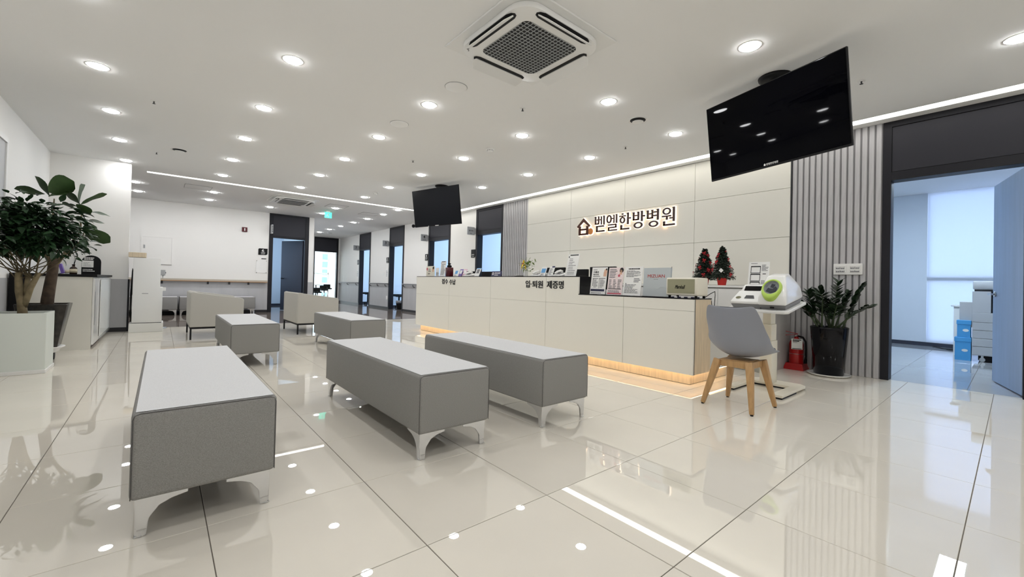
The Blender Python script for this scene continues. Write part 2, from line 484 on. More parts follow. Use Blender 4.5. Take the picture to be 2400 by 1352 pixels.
# ---- door frames
def door_frame_x(name, y0, y1, head=2.17, transom=(2.26, 2.755), depth=(RWX-.02, RWX+RT+.01), fw=.07):
    """full height dark frame in the right wall between y0 and y1"""
    xa, xb = depth
    b = MB()
    b.box(xa, xb, y0, y0+fw, 0, ZC); b.box(xa, xb, y1-fw, y1, 0, ZC)
    b.box(xa, xb, y0+fw, y1-fw, head, transom[0]); b.box(xa, xb, y0+fw, y1-fw, transom[1], ZC)
    f = struct(name, b, 'dark_trim', bevel=.002, seg=1)
    MB().box(xa+.008, xb-.02, y0+fw+.006, y1-fw-.006, transom[0]+.006, transom[1]-.006).build('transom_panel', 'dark_panel', f)
    g = MB(); e = .006
    g.box(xa+.014, xb-.03, y0+fw, y1-fw, transom[0], transom[1])
    g.build('transom_gasket', 'black_matte', f)
    return f
d1 = door_frame_x('door_1', -.12, .945)
door_frame_x('door_2', 15.70, 16.86); door_frame_x('door_3', 12.84, 13.98)
door_frame_x('door_4', 9.975, 11.19); door_frame_x('door_5', 7.64, 8.74)
# office leaf, hinged at the near jamb, standing open into the office
hx, hy = 6.22, -.045
ang = math.atan2(.157-hy, 7.081-hx)
ux = Vector((math.cos(ang), math.sin(ang), 0)); un = Vector((-math.sin(ang), math.cos(ang), 0))
lf = MB(); p = Vector((hx, hy, 0)); lf.obox(p+ux*.445-un*.02+Vector((0,0,1.085)), ux, un, (0,0,1), .445, .02, 1.075)
leaf1 = lf.build('door_leaf', 'door_wood_grey', d1, bevel=.002, seg=1)
h = MB(); q = p+ux*.80+Vector((0,0,.96))
h.cone(q, q+un*.012, .027, .027, 16); h.cone(q+un*.012, q+un*.05, .011, .011, 10)
h.bar(q+un*.05+ux*.01, q+un*.05-ux*.115, .018, .02)
h.build('door_handle', 'chrome', leaf1)
# far wall door 6
b = MB(); fy0, fy1 = YF-.02, YF+.15
b.box(2.33, 2.43, fy0, fy1, 0, ZC); b.box(3.275, 3.375, fy0, fy1, 0, ZC); b.box(2.43, 3.275, fy0, fy1, 2.13, 2.19); b.box(2.43, 3.275, fy0, fy1, 2.76, ZC)
d6 = struct('door_6', b, 'dark_trim', bevel=.002, seg=1)
MB().box(2.43, 3.275, fy0+.012, fy1-.02, 2.19, 2.76).build('transom_panel', 'dark_panel', d6)
th = math.radians(59); p = Vector((3.255, YF+.12, 0)); ux = Vector((-math.cos(th), math.sin(th), 0)); un = Vector((-math.sin(th), -math.cos(th), 0))
lf6 = MB().obox(p+ux*.41+Vector((0,0,1.06)), ux, un, (0,0,1), .41, .02, 1.05).build('door_leaf', 'door_dark', d6)
h = MB(); q = p+ux*.76+un*.02+Vector((0,0,.97)); h.cone(q, q+un*.05, .022, .014, 12); h.bar(q+un*.05, q+un*.05-ux*.11, .02, .02); h.build('door_handle', 'black_matte', lf6)
MB().box(3.268, 3.274, YF+.02, YF+.10, .02, 2.12).build('door_edge_strip', 'steel', d6)
# corridor end opening
b = MB(); fy0, fy1 = YE-.02, YE+.13
b.box(5.02, 5.05, fy0, fy1, 0, ZC); b.box(5.955, 6.02, fy0, fy1, 0, ZC); b.box(5.05, 5.955, fy0, fy1, 2.19, 2.24); b.box(5.05, 5.955, fy0, fy1, 2.73, ZC)
d7 = struct('door_7', b, 'dark_trim')
MB().box(5.05, 5.955, fy0+.012, fy1-.02, 2.24, 2.73).build('transom_panel', 'dark_panel', d7)
wall('wall_end_right', 6.02, RWX+RT, YE, YE+.12)
# ---- rooms behind
wall('wall_office_back', 10.9, 11.02, YN, 2.1)
BW = bpy.data.objects['wall_office_back']
wall('wall_office_left', RWX+RT, 11, 2.1, 2.2, m='blue_room')
wall('wall_office_right', RWX+RT, 11, YN-.12, YN, m='blue_room')
MB().box(10.846, 10.9, 1.047, 2.1, .07, ZC).build('wall_lining', 'blue_room', BW)
MB().box(10.835, 10.89, -2.5, 2.1, 0, .065).build('baseboard', 'door_dark', BW)
wn = struct('window_1', MB().box(10.885, 10.898, -2.4, 1.02, .10, ZC-.03), 'pane_office')
MB().box(10.85, 10.853, -2.42, 1.045, .075, ZC-.0005).build('roller_blind', 'blind', wn)
MB().box(10.86, 10.884, -2.42, 1.045, 1.20, 1.26).build('window_transom', 'steel', wn)
# consulting rooms: partitions with daylight window on the outer wall
RB = 9.2
k = 2
for (ya, yb) in ((7.2, 9.6), (9.6, 12.2), (12.2, 15.0), (15.0, 18.0)):
    wall('wall_room_%d_side' % k, RWX+RT, RB, yb-.04, yb+.04, m='blue_room')
    wall('wall_room_%d_back' % k, RB, RB+.1, ya, yb, m='blue_room')
    MB().box(RWX+RT, RB, yb-.055, yb-.04, 0, .07).build('baseboard', 'door_dark', bpy.data.objects['wall_room_%d_side' % k])
    struct('window_%d' % k, MB().box(RB-.03, RB-.01, ya+.15, yb-.5, .75, 2.4), 'pane_light')
    k += 1
wall('wall_room_5_near', RWX+RT, RB, 7.1, 7.2, m='blue_room')
# room 6 behind the far wall
wall('wall_room_6_back', 1.6, 3.5, 17.0, 17.1, m='blue_room')
wall('wall_room_6_left', 1.5, 1.6, YF+.14, 17.1, m='blue_room')
MB().box(1.6, 3.38, 16.985, 17.0, 0, .07).build('baseboard', 'door_dark', bpy.data.objects['wall_room_6_back'])
struct('window_6', MB().box(1.605, 1.625, 14.2, 16.8, .8, 2.4), 'pane_dim')
# end room: glazed wall onto the street
wall('wall_end_room_right', 6.86, 6.96, YE+.12, 23.6)
wall('wall_end_room_left', 3.4, 3.5, YE, 23.6)
wall('wall_room_2_end', RWX+RT, 9.4, YE-.02, YE+.12)
b = MB()
for xx in (3.5, 5.1, 6.83): b.box(xx, xx+.07, 23.5, 23.58, 0, ZC)
b.box(3.5, 6.9, 23.5, 23.58, 0, .1); b.box(3.5, 6.9, 23.5, 23.58, 1.27, 1.34); b.box(3.5, 6.9, 23.5, 23.58, 2.55, ZC)
w7 = struct('window_7', b, 'white_paint')
MB().box(3.57, 6.83, 23.53, 23.54, .1, 2.55).build('pane', 'glass', w7)
# the block of flats across the street
bl = thing('apartment_block', 'pale apartment tower seen through the window at the corridor end', 'building', (44, 150, 0))
b = MB().box(39.4, 54, 150, 162, -40, 70); b.build('facade', 'bldg', bl)
me = MB().box(-.9, .9, -.06, .3, -.95, .95).mesh('window', ['bldg_glass'])
for r in range(24):
    for cx in (42.6, 47.6): child('window', me, bl, (cx-44, -.02, -30+r*2.6))
# ================================================================== FURNITURE
# ---- upholstered benches
def bench_leg_mesh():
    # corner bracket: two fins meeting in a tapering foot; corner at origin, fins along +x and +y
    b = MB(); H = .14
    prof = [(0, H), (.15, H), (.15, H-.016), (.10, H-.026), (.066, H-.042), (.045, H-.07), (.038, .06), (.032, 0), (.004, 0)]
    b.prism(prof, (0,0,0), (1,0,0), (0,0,1), (0,-1,0), -.012)
    b.prism(prof, (0,0,0), (0,1,0), (0,0,1), (1,0,0), .012)
    b.box(-.002, .02, -.002, .02, -.0, .006)
    return b.mesh('leg', ['chrome'], bevel=.002, seg=1)
LEG = bench_leg_mesh()
def bench(label, x, y, L=1.6, W=.455, along='y', group='grey benches'):
    t = thing('waiting_bench', label, 'bench', (x, y, 0), 0 if along == 'y' else PI/2, group)
    b = MB(); nb = bmesh.new()
    H0, H1 = .137, .448
    # rounded upholstered block with a soft crown
    nx, ny = 8, 18
    bm = bmesh.new()
    bmesh.ops.create_cube(bm, size=1)
    for v in bm.verts:
        v.co = Vector((v.co.x*W, v.co.y*L, (H0+H1)/2 + v.co.z*(H1-H0)))
    bmesh.ops.bevel(bm, geom=[e for e in bm.edges], offset=.018, segments=4, profile=.5, affect='EDGES')
    for f in bm.faces: f.smooth = True
    me = bpy.data.meshes.new('body'); bm.to_mesh(me); bm.free(); nb.free()
    me.materials.append(MATS['fabric'])
    try: me.set_sharp_from_angle(angle=.9)
    except Exception: pass
    body = child('body', me, t)
    # seat skin, coloured paler than the body for the light on top
    sb = MB(); n1, n2 = 6, 14; vs = []; fs = []
    rnd = random.Random(int(x*100+y*10))
    for i in range(n1+1):
        for j in range(n2+1):
            u = i/n1*2-1; v = j/n2*2-1
            zz = H1+.0012+.004*(1-u**4)*(1-v**8)+rnd.uniform(-.0007, .0007)*(abs(u) < .9)*(abs(v) < .95)
            vs.append((u*(W/2-.012), v*(L/2-.012), zz))
    for i in range(n1):
        for j in range(n2):
            a = i*(n2+1)+j; fs.append((a, a+n2+1, a+n2+2, a+1))
    sb.smooth = True; sb.add(vs, fs)
    sb.build('seat_top_lit', 'fabric_top_lit', t, world=False)
    for s in (-1, 1):
        pb = MB()
        y0 = s*(L/2-.004); z1 = H1-.004; xx = W/2-.004; r = .022
        pts = [(-xx, y0, H0+.006), (-xx, y0, z1-r), (-xx+r*.3, y0, z1-r*.3), (-xx+r, y0, z1), (xx-r, y0, z1), (xx-r*.3, y0, z1-r*.3), (xx, y0, z1-r), (xx, y0, H0+.006)]
        pb.tube(pts, .0018, 6); pb.build('piping', 'piping', t, world=False)
    MB().box(-W/2+.03, W/2-.03, -L/2+.03, L/2-.03, H0-.004, H0+.002).build('underside', 'black_matte', t, world=False)
    for sx, sy, rz in ((-1,-1,0), (1,-1,PI/2), (1,1,PI), (-1,1,-PI/2)):
        child('leg', LEG, t, (sx*(W/2-.018), sy*(L/2-.018), 0), (0,0,rz))
    return t
YB = 1.985
bench('grey fabric bench in the front row, leftmost and nearest, with blade legs', .160, YB+.82, L=1.66)
bench('grey fabric bench in the middle of the front row of three', 1.272, YB+.79)
bench('grey fabric bench at the right of the front row, nearest the reception desk', 2.150, YB+.78)
bench('grey fabric bench of the second row behind the leftmost front bench', .795, 5.19+.80)
bench('grey fabric bench of the second row, to the right of the other one', 2.025, 5.22+.80)
bench('small grey bench against the far wall, left part hidden by the white kiosk', -.47, 13.28, along='x', group='benches against the far wall')
bench('small grey bench against the far wall under the handrail, next to door six', 1.16, 13.28, along='x', group='benches against the far wall')

# ---- two pale two-seat sofas with sloping arms
def sofa(label, x, y, L):
    t = thing('lounge_sofa', label, 'sofa', (x, y, 0), 0, 'beige two seat sofas')
    # origin: near back corner; back towards -x, seat opening to +x
    D = .68
    arm = [(0, .185), (D, .185), (D, .60), (D-.03, .625), (.10, .700), (.03, .715), (0, .70)]
    for y0 in (0, L-.09):
        b = MB(); b.prism(arm, (0, y0, 0), (1,0,0), (0,0,1), (0,-1,0), -.09); b.build('arm', 'fabric_sofa', t, bevel=.012, seg=3, world=False)
    b = MB(); b.prism([(0, .185), (.13, .185), (.11, .70), (.03, .712), (0, .70)], (0, .09, 0), (1,0,0), (0,0,1), (0,-1,0), -(L-.18)); b.build('backrest', 'fabric_sofa', t, bevel=.012, seg=3, world=False)
    MB().box(.13, D-.01, .09, L-.09, .185, .40).build('seat', 'fabric_sofa', t, bevel=.02, seg=3, world=False)
    f = MB(); w = .022
    f.box(.004, D-.004, .004, .004+w, .160, .185); f.box(.004, D-.004, L-.004-w, L-.004, .160, .185)
    f.box(.004, .004+w, .0+.026, L-.026, .160, .185); f.box(D-.004-w, D-.004, .026, L-.026, .160, .185)
    f.build('base_frame', 'black_matte', t, world=False)
    lm = MB().box(-.011, .011, -.011, .011, 0, .160).mesh('leg', ['black_matte'])
    for lx in (.015, D-.015):
        for ly in (.015, L-.015): child('leg', lm, t, (lx, ly, 0))
    return t
sofa('pale beige two-seat sofa seen from its end, beside the white kiosk', .345, 7.86, 1.12)
sofa('pale beige two-seat sofa seen from its end, in front of the dark open door', 1.800, 7.84, 1.05)

# ================================================================== RECEPTION DESK
dk = thing('reception_desk', 'long cream panelled reception desk with black tops and a glowing wooden plinth', 'desk', (3.9, 1.96, 0))
DX, DY0, DY1, DB = 3.9, 1.96, 7.62, .128
HY = 3.405; ZL, ZH = .836, 1.052
DW = 4.255
core = MB()
core.box(DX+.022, DW, DY0+.02, DY1, DB, ZL-.002); core.box(DX+.022, DW, HY+.004, DY1, ZL-.002, ZH-.002)
core.build('carcass', 'panel_joint', dk)
DBP = .113
seams = [DY0, 2.752, 3.965, 5.18, 6.39, DY1]; zs2 = .722
g = .0022
for k in range(5):
    a, b_ = seams[k]+g*(k > 0), seams[k+1]-g*(k < 4)
    MB().box(DX, DX+.021, a, b_, DBP, zs2-.001).build('front_panel', 'desk_cream', dk)
    if k == 0: MB().box(DX, DX+.021, a, b_, zs2+.001, ZL-.001).build('front_panel', 'desk_cream', dk)
    elif k == 1:
        q = MB(); q.prism([(a, zs2+.001), (b_, zs2+.001), (b_, ZH-.001), (HY, ZH-.001), (HY, ZL-.001), (a, ZL-.001)], (DX, 0, 0), (0,1,0), (0,0,1), (1,0,0), .021)
        q.build('front_panel', 'desk_cream', dk)
    else: MB().box(DX, DX+.021, a, b_, zs2+.001, ZH-.001).build('front_panel', 'desk_cream', dk)
MB().box(DX+.031, DW, DY0, DY0+.019, DBP, ZL-.001).build('end_panel', 'oak_light', dk)
MB().box(DX+.0212, DX+.031, DY0-.0015, DY0+.019, DBP, ZL-.001).build('edge_strip', 'dark_grey', dk)
MB().box(DX+.022, DW, HY-.002, HY+.003, ZL+.011, ZH-.001).build('step_panel', 'black_gloss', dk)
MB().box(DX, DW+.01, DY0-.002, HY, ZL, ZL+.011).build('low_counter_top', 'black_gloss', dk, bevel=.0015, seg=1)
MB().box(DX, DW+.01, HY, DY1+.002, ZH, ZH+.010).build('high_counter_top', 'black_gloss', dk, bevel=.0015, seg=1)
MB().box(DX, DW, DY1-.002, DY1+.006, DBP, ZH-.001).build('end_panel', 'desk_cream', dk)
KX, KY0, KY1 = 3.985, 2.03, 7.57
kb = MB(); kb.box(KX, 4.80, KY0, KY1, .004, DB); kb.build('plinth', 'oak_light', dk)
MB().box(KX+.004, 4.79, KY0+.004, KY1-.004, 0, .004).build('plinth_shadow_gap', 'black_matte', dk)
# led tape under the overhang
l = MB(); l.box(DX+.024, DX+.034, DY0+.022, DY1-.01, DB-.013, DB-.008); l.box(DX+.034, 4.74, DY0+.022, DY0+.032, DB-.013, DB-.008)
l.box(DX+.022, 4.6, DY1-.016, DY1-.008, DB-.013, DB-.008)
l.build('led_tape', 'led_warm', dk)
MB().box(DX+.003, 4.78, DY0+.003, DY1-.003, DB-.001, DB+.0).build('underside', 'white_paint', dk)
# inner worktop
MB().box(DW, 4.80, KY0+.02, KY1, .71, .735).build('inner_worktop', 'white_gloss', dk)
MB().box(DW, 4.78, KY0, KY0+.02, DB, .71).build('inner_end_panel', 'white_paint', dk)
# lettering on the front
b = MB()
text(b, '접수', (DX-.0005, 6.640, .925), *UW, .205, .092, t=.006, bold=.012)
b.build('lettering', 'ink', dk); b = MB()
text(b, '수납', (DX-.0005, 6.385, .915), *UW, .20, .095, t=.006, bold=.012)
b.build('lettering', 'ink', dk)
b = MB()
text(b, '입', (DX-.0005, 4.368, .905), *UW, .084, .098, t=.006, bold=.014)
text(b, '·', (DX-.0005, 4.266, .945), *UW, .015, .017, t=.006, bold=.014)
text(b, '퇴', (DX-.0005, 4.232, .903), *UW, .094, .098, t=.006, bold=.014)
text(b, '원', (DX-.0005, 4.122, .903), *UW, .098, .098, t=.006, bold=.014)
b.build('lettering', 'ink', dk); b = MB()
text(b, '제증명', (DX-.0005, 3.950, .900), *UW, .300, .102, t=.006, bold=.014)
b.build('lettering', 'ink', dk)

# ================================================================== CABINET ALONG THE WALL BEHIND THE DESK
wc = thing('wall_cabinet', 'white cabinet row with a shelf ledge along the panelled wall behind the desk', 'cabinet', (5.25, 1.80, 0))
MB().box(5.27, 6.045, 1.82, 6.7, .06, .955).build('carcass', 'white_paint', wc)
MB().box(5.245, 6.05, 1.80, 6.7, .965, .992).build('top', 'white_gloss', wc, bevel=.002, seg=1)
MB().box(5.262, 6.05, 1.80, 1.82, .0, .965).build('end_panel', 'marble_grey', wc)
MB().box(5.30, 6.045, 1.82, 6.7, 0, .06).build('plinth', 'white_paint', wc)
for k in range(8):
    y0 = 1.822+k*.52+(0 if k == 0 else 0)
    MB().box(5.25, 5.268, y0+.002, y0+.518, .065, .945).build('door', 'white_gloss', wc, bevel=.0015, seg=1)

# ================================================================== CHAIR AT THE BLOOD PRESSURE MONITOR
ch = thing('shell_chair', 'grey moulded shell chair with four splayed wooden legs beside the monitor table', 'chair', (3.645, 1.435, 0))
prof = [(-.232, .812, .168, .012), (-.236, .79, .190, .03), (-.228, .72, .208, .055), (-.214, .64, .220, .085), (-.198, .56, .226, .12), (-.176, .49, .236, .145),
        (-.135, .430, .242, .145), (-.07, .400, .244, .125), (.0, .388, .244, .10), (.08, .386, .242, .078), (.16, .396, .236, .056), (.215, .412, .226, .036), (.25, .424, .20, .018), (.262, .424, .17, .01)]
NV = 16; vs = []
for i, (px, pz, hw, dp) in enumerate(prof):
    a = prof[max(0, i-1)]; c2 = prof[min(len(prof)-1, i+1)]
    d = Vector((c2[0]-a[0], 0, c2[1]-a[1])).normalized(); nrm = Vector((-d.z, 0, d.x))
    if nrm.x < 0 and i < 5: nrm = -nrm
    if nrm.z < 0: nrm = -nrm
    if i <= 5: nrm = Vector((abs(nrm.x), 0, max(.0, nrm.z)))
    nrm = (nrm + Vector((0, 0, .25 if 3 <= i <= 8 else 0))).normalized()
    for j in range(NV+1):
        v = j/NV*2-1
        vs.append(Vector((px, hw*v, pz)) + nrm*dp*(abs(v)**2.2) - (Vector((0,0,.014))*(1-abs(v)**2)*(i < 1)))
fs = []
for i in range(len(prof)-1):
    for j in range(NV):
        a = i*(NV+1)+j; fs.append((a, a+1, a+NV+2, a+NV+1))
sb = MB(); sb.smooth = True; sb.add(vs, fs)
FLIP = -1
shell = sb.build('shell', 'chair_grey', ch, world=False)
md = shell.modifiers.new('thick', 'SOLIDIFY'); md.thickness = .011; md.offset = -1
md = shell.modifiers.new('soft', 'SUBSURF'); md.levels = 1; md.render_levels = 2
cb = MB(); cb.smooth = True
cv = [p+Vector((.012, 0, .014)) if k < 6*(NV+1) else p+Vector((0,0,.016)) for k, p in enumerate(vs)]
keep = range(2, NV-1)
cvs = []; cfs = []
rowsn = list(range(1, len(prof)-1))
for i in rowsn:
    for j in range(1, NV): cvs.append(cv[i*(NV+1)+j])
w_ = NV-1
for i in range(len(rowsn)-1):
    for j in range(w_-1):
        a = i*w_+j; cfs.append((a, a+1, a+w_+1, a+w_))
cb.add(cvs, cfs); cu = cb.build('seat_pad', 'cushion_dark', ch, world=False)
md = cu.modifiers.new('thick', 'SOLIDIFY'); md.thickness = .020; md.offset = FLIP
md = cu.modifiers.new('soft', 'SUBSURF'); md.levels = 1; md.render_levels = 1
fr_ = MB()
for a, b_ in (((-.125,-.115), (-.125,.115)), ((.125,-.115), (.125,.115)), ((-.125,-.115), (.125,-.115)), ((-.125,.115), (.125,.115))):
    fr_.bar((a[0], a[1], .345), (b_[0], b_[1], .345), .022, .05)
fr_.box(-.11, .11, -.10, .10, .352, .374)
fr_.build('seat_frame', 'oak_chair', ch, bevel=.003, seg=1, world=False)
for (fx, fy), (tx, ty) in zip(((-.202,.205), (-.246,-.185), (.165,-.205), (.19,.172)), ((-.13,.12), (-.13,-.12), (.13,-.12), (.13,.12))):
    lg = MB()
    P0 = Vector((tx, ty, .372)); P1 = Vector((fx, fy, .008)); d = (P1-P0).normalized()
    a = d.cross(Vector((0,1,0))).normalized(); b2 = d.cross(a)
    ring = lambda c, w: [c+a*sx*w+b2*sy*w for sx, sy in ((-1,-1), (1,-1), (1,1), (-1,1))]
    P_ = ring(P0, .026)+ring(P0.lerp(P1, .18), .025)+ring(P1, .015)
    lg.add(P_, [(3,2,1,0), (8,9,10,11)]+[(k*4+i, k*4+(i+1) % 4, k*4+4+(i+1) % 4, k*4+4+i) for k in (0,1) for i in range(4)])
    lo = lg.build('leg', 'oak_chair', ch, bevel=.006, seg=2, world=False)
    MB().cone((fx, fy, 0), (fx, fy, .009), .011, .011, 10).build('foot_pad', 'black_matte', lo, world=False)

# ================================================================== MONITOR TABLE
mt = thing('monitor_table', 'white pedestal table with a U shaped foot holding the blood pressure monitor', 'table', (4.5, 1.5, 0))
TILT = .16      # the top is tipped up towards the back
def tip(p): return (4.12+(p[0]-4.12)*math.cos(TILT)-(p[2]-.735)*math.sin(TILT), p[1], .735+(p[0]-4.12)*math.sin(TILT)+(p[2]-.735)*math.cos(TILT))
poly = [(4.12, 1.275), (4.145, 1.245), (4.62, 1.245), (4.66, 1.285), (4.66, 1.735), (4.62, 1.775), (4.16, 1.775), (4.12, 1.735)]
b = MB().prism(poly, (0,0,.735), (1,0,0), (0,1,0), (0,0,1), .026); b.v = [tip(p) for p in b.v]
b.build('table_top', 'white_plastic', mt, bevel=.006, seg=2)
MB().box(4.55, 4.70, 1.505, 1.61, .038, .45).build('column', 'cream_plastic', mt, bevel=.004, seg=2)
MB().box(4.558, 4.692, 1.513, 1.602, .45, .61).build('column_sleeve', 'cream_plastic', mt, bevel=.003, seg=1)
MB().box(4.566, 4.684, 1.521, 1.594, .61, .81).build('column_sleeve', 'cream_plastic', mt, bevel=.003, seg=1)
b = MB(); b.prism([(4.12, 1.275), (4.74, 1.275), (4.80, 1.33), (4.80, 1.70), (4.74, 1.755), (4.14, 1.755), (4.14, 1.68), (4.60, 1.68), (4.60, 1.365), (4.12, 1.365)], (0,0,.014), (1,0,0), (0,1,0), (0,0,1), .024)
b.build('base', 'cream_plastic', mt, bevel=.003, seg=1)
for (x0, x1, y0, y1) in ((4.125, 4.50, 1.28, 1.36), (4.145, 4.50, 1.685, 1.75), (4.605, 4.78, 1.34, 1.69)):
    MB().box(x0, x1, y0, y1, 0, .014).build('base_pad', 'black_matte', mt)

# ================================================================== BLOOD PRESSURE MONITOR
bp = thing('blood_pressure_monitor', 'white arm-in blood pressure monitor with a lime green cuff ring', 'monitor', (4.13, 1.5, .765))
def hull(pts, mats, name, parent, bevel, seg=3, label=None):
    bm = bmesh.new()
    for p in pts: bm.verts.new(Vector(p)-WLOC[parent.name])
    r = bmesh.ops.convex_hull(bm, input=bm.verts)
    bmesh.ops.delete(bm, geom=[v for v in bm.verts if not v.link_faces], context='VERTS')
    bmesh.ops.dissolve_limit(bm, angle_limit=.02, verts=bm.verts, edges=bm.edges)
    if bevel: bmesh.ops.bevel(bm, geom=list(bm.edges), offset=bevel, segments=seg, profile=.6, affect='EDGES', clamp_overlap=True)
    for f in bm.faces: f.smooth = True
    me = bpy.data.meshes.new(name); bm.to_mesh(me); bm.free(); me.materials.append(MATS[mats])
    try: me.set_sharp_from_angle(angle=.6)
    except Exception: pass
    o = bpy.data.objects.new(name, me); COL.objects.link(o); o.parent = parent; WLOC[o.name] = WLOC[parent.name]
    if label: o['label'] = label
    return o
bx = 4.145
hull([(bx+.02, 1.455, .765), (bx+.02, 1.72, .765), (bx+.40, 1.455, .765), (bx+.40, 1.72, .765), (bx-.0, 1.44, .812), (bx-.0, 1.738, .812), (bx+.41, 1.44, .812), (bx+.41, 1.738, .812)], 'mid_grey', 'console_base', bp, .006, 2)
hull([(bx+.03, 1.225, .765), (bx+.03, 1.44, .765), (bx+.41, 1.225, .765), (bx+.41, 1.44, .765), (bx-.022, 1.205, .812), (bx-.022, 1.46, .812), (bx+.43, 1.205, .812), (bx+.43, 1.46, .812)], 'mid_grey', 'dome_base', bp, .006, 2)
# console: sloping keypad and screen
hull([(bx-.004, 1.43, .812), (bx-.004, 1.742, .812), (bx-.004, 1.43, .838), (bx-.004, 1.742, .838), (bx+.17, 1.43, .908), (bx+.17, 1.725, .908), (bx+.41, 1.43, .90), (bx+.41, 1.735, .90), (bx+.41, 1.43, .812), (bx+.41, 1.742, .812)], 'white_gloss', 'console', bp, .010, 3)
hull([(bx+.165, 1.43, .895), (bx+.165, 1.715, .895), (bx+.24, 1.43, .958), (bx+.24, 1.695, .958), (bx+.38, 1.43, .95), (bx+.38, 1.70, .95), (bx+.38, 1.43, .86), (bx+.38, 1.72, .86)], 'white_gloss', 'screen_housing', bp, .008, 3)
def on_slope(x, z0x, z0, z1x, z1): return z0+(x-z0x)/(z1x-z0x)*(z1-z0)
su = Vector((0,-1,0)); sv = Vector((.075, 0, .063)).normalized(); sn = su.cross(sv)
o_ = Vector((bx+.165, 1.675, .895))+sv*.022+sn*.0015
MB().prism([(0,0), (.24,0), (.24,.058), (.0,.058)], o_, su, sv, sn, .003).build('display', 'black_gloss', bp)
kv = Vector((.174, 0, .070)).normalized(); kn = su.cross(kv)
o_ = Vector((bx-.004, 1.742, .838))+kn*.0012
b = MB(); b.prism([(.125,.05), (.225,.05), (.20,.105), (.125,.105)], o_, su, kv, kn, .002); b.build('printer_slot', 'dark_grey', bp)
b = MB(); b.lathe([(.026, 0), (.026, .003), (.019, .003), (.019, 0)], n=20); b.v = [tuple(o_+su*(.062+p[0])+kv*(.062+p[1]*.8)+kn*p[2]) for p in b.v]
b.build('start_button_ring', 'olive_grille', bp)
# dome with a hole for the arm (ring and cuff)
hull([(bx-.028, 1.20, .812), (bx-.028, 1.463, .812), (bx-.01, 1.205, .90), (bx-.01, 1.46, .90), (bx+.14, 1.255, 1.062), (bx+.14, 1.425, 1.062), (bx+.27, 1.265, 1.068), (bx+.27, 1.415, 1.068),
      (bx+.44, 1.225, .93), (bx+.44, 1.44, .93), (bx+.44, 1.20, .812), (bx+.44, 1.463, .812)], 'white_gloss', 'dome', bp, .022, 4)
ru = Vector((0,-1,0)); rv = Vector((.15, 0, .162)).normalized(); rn = ru.cross(rv); rc = Vector((bx+.042, 1.345, .956))+rn*.005
b = MB(); n = 40; ringp = [(.072, -.004), (.072, .018), (.076, .024), (.087, .022), (.095, .010), (.097, -.030)]
vs = []; fs = []
for r_, hh in ringp:
    for k in range(n):
        t = 2*PI*k/n; ey = 1.0 if math.sin(t) > 0 else 1.28
        kx = .96
        q = rc + ru*(r_*math.cos(t)*kx) + rv*(r_*math.sin(t)*(ey if r_ > .085 else 1.0)) + rn*hh
        vs.append(q)
for i in range(len(ringp)-1):
    for k in range(n): fs.append((i*n+k, i*n+(k+1) % n, (i+1)*n+(k+1) % n, (i+1)*n+k))
b.smooth = True; b.add(vs, fs); b.build('cuff_ring', 'lime', bp)
b = MB(); vs = []; fs = []; prof2 = [(.073, .016), (.067, .010), (.062, .004), (.057, .001)]
for r_, hh in prof2:
    for k in range(n):
        t = 2*PI*k/n; w = 1+.05*math.sin(7*t)+.03*math.sin(11*t+1)
        vs.append(rc+ru*(r_*math.cos(t)*(w if hh < .01 else 1))+rv*(r_*math.sin(t)*(w if hh < .01 else 1))+rn*(hh+.002))
for i in range(len(prof2)-1):
    for k in range(n): fs.append((i*n+k, i*n+(k+1) % n, (i+1)*n+(k+1) % n, (i+1)*n+k))
b.smooth = True; b.add(vs, fs); b.build('cuff_lining', 'cuff_grey', bp)
b = MB(); b.prism([(.066*math.cos(2*PI*k/24), .066*math.sin(2*PI*k/24)) for k in range(24)], rc+rn*-.003, ru, rv, rn, .004); b.build('cuff_opening', 'cuff_grey', bp)
b = MB()
b.prism([(-.048,-.034), (.0,-.052), (.044,-.036), (.050,.0), (.030,.022), (.012,-.006), (-.012,-.004), (-.034,.004)], rc+rn*.001, ru, rv, rn, .004)
b.prism([(-.016,.012), (.012,.004), (.026,.040), (-.010,.050)], rc+rn*.001, ru, rv, rn, .003)
b.build('cuff_fold', 'cuff_dark', bp)
MB().box(bx-.0225, bx-.018, 1.31, 1.345, .786, .800).build('socket', 'black_matte', bp)
bp.rotation_euler = (0, -TILT, 0); bp.scale = (1, .869, .97); bp.location = (4.135, 1.518, .7635)
# instruction card standing behind the console
ic = thing('instruction_card', 'white instruction card with three black framed steps standing behind the monitor console', 'sign', (4.505, 1.63, .89))
io = Vector((4.505, 1.722, .935)); iv = Vector((.05, 0, .30)).normalized(); iN = Vector(UW[0]).cross(iv)
MB().prism([(0,0), (.187,0), (.187,.29), (0,.29)], io, UW[0], iv, iN, -.003).build('card', 'paper', ic)
MB().box(4.500, 4.515, 1.60, 1.66, .89, .94).build('clip', 'white_plastic', ic)
b = MB()
for k in range(3):
    y0 = .02+k*.078
    for (xa, xb, ya, yb) in ((.02, .025, y0, y0+.072), (.105, .11, y0, y0+.072), (.02, .11, y0, y0+.005), (.02, .11, y0+.062, y0+.073)):
        b.prism([(xa,ya), (xb,ya), (xb,yb), (xa,yb)], io+iN*.0005, UW[0], iv, iN, .001)
    b.prism([(.065+.013*math.cos(t*PI/6), y0+.034+.013*math.sin(t*PI/6)) for t in range(12)], io+iN*.0005, UW[0], iv, iN, .001) if k == 0 else None
b.prism([(.13, .165), (.16, .165), (.16, .172), (.13, .172)], io+iN*.0005, UW[0], iv, iN, .001)
b.build('framed_steps', 'ink', ic)
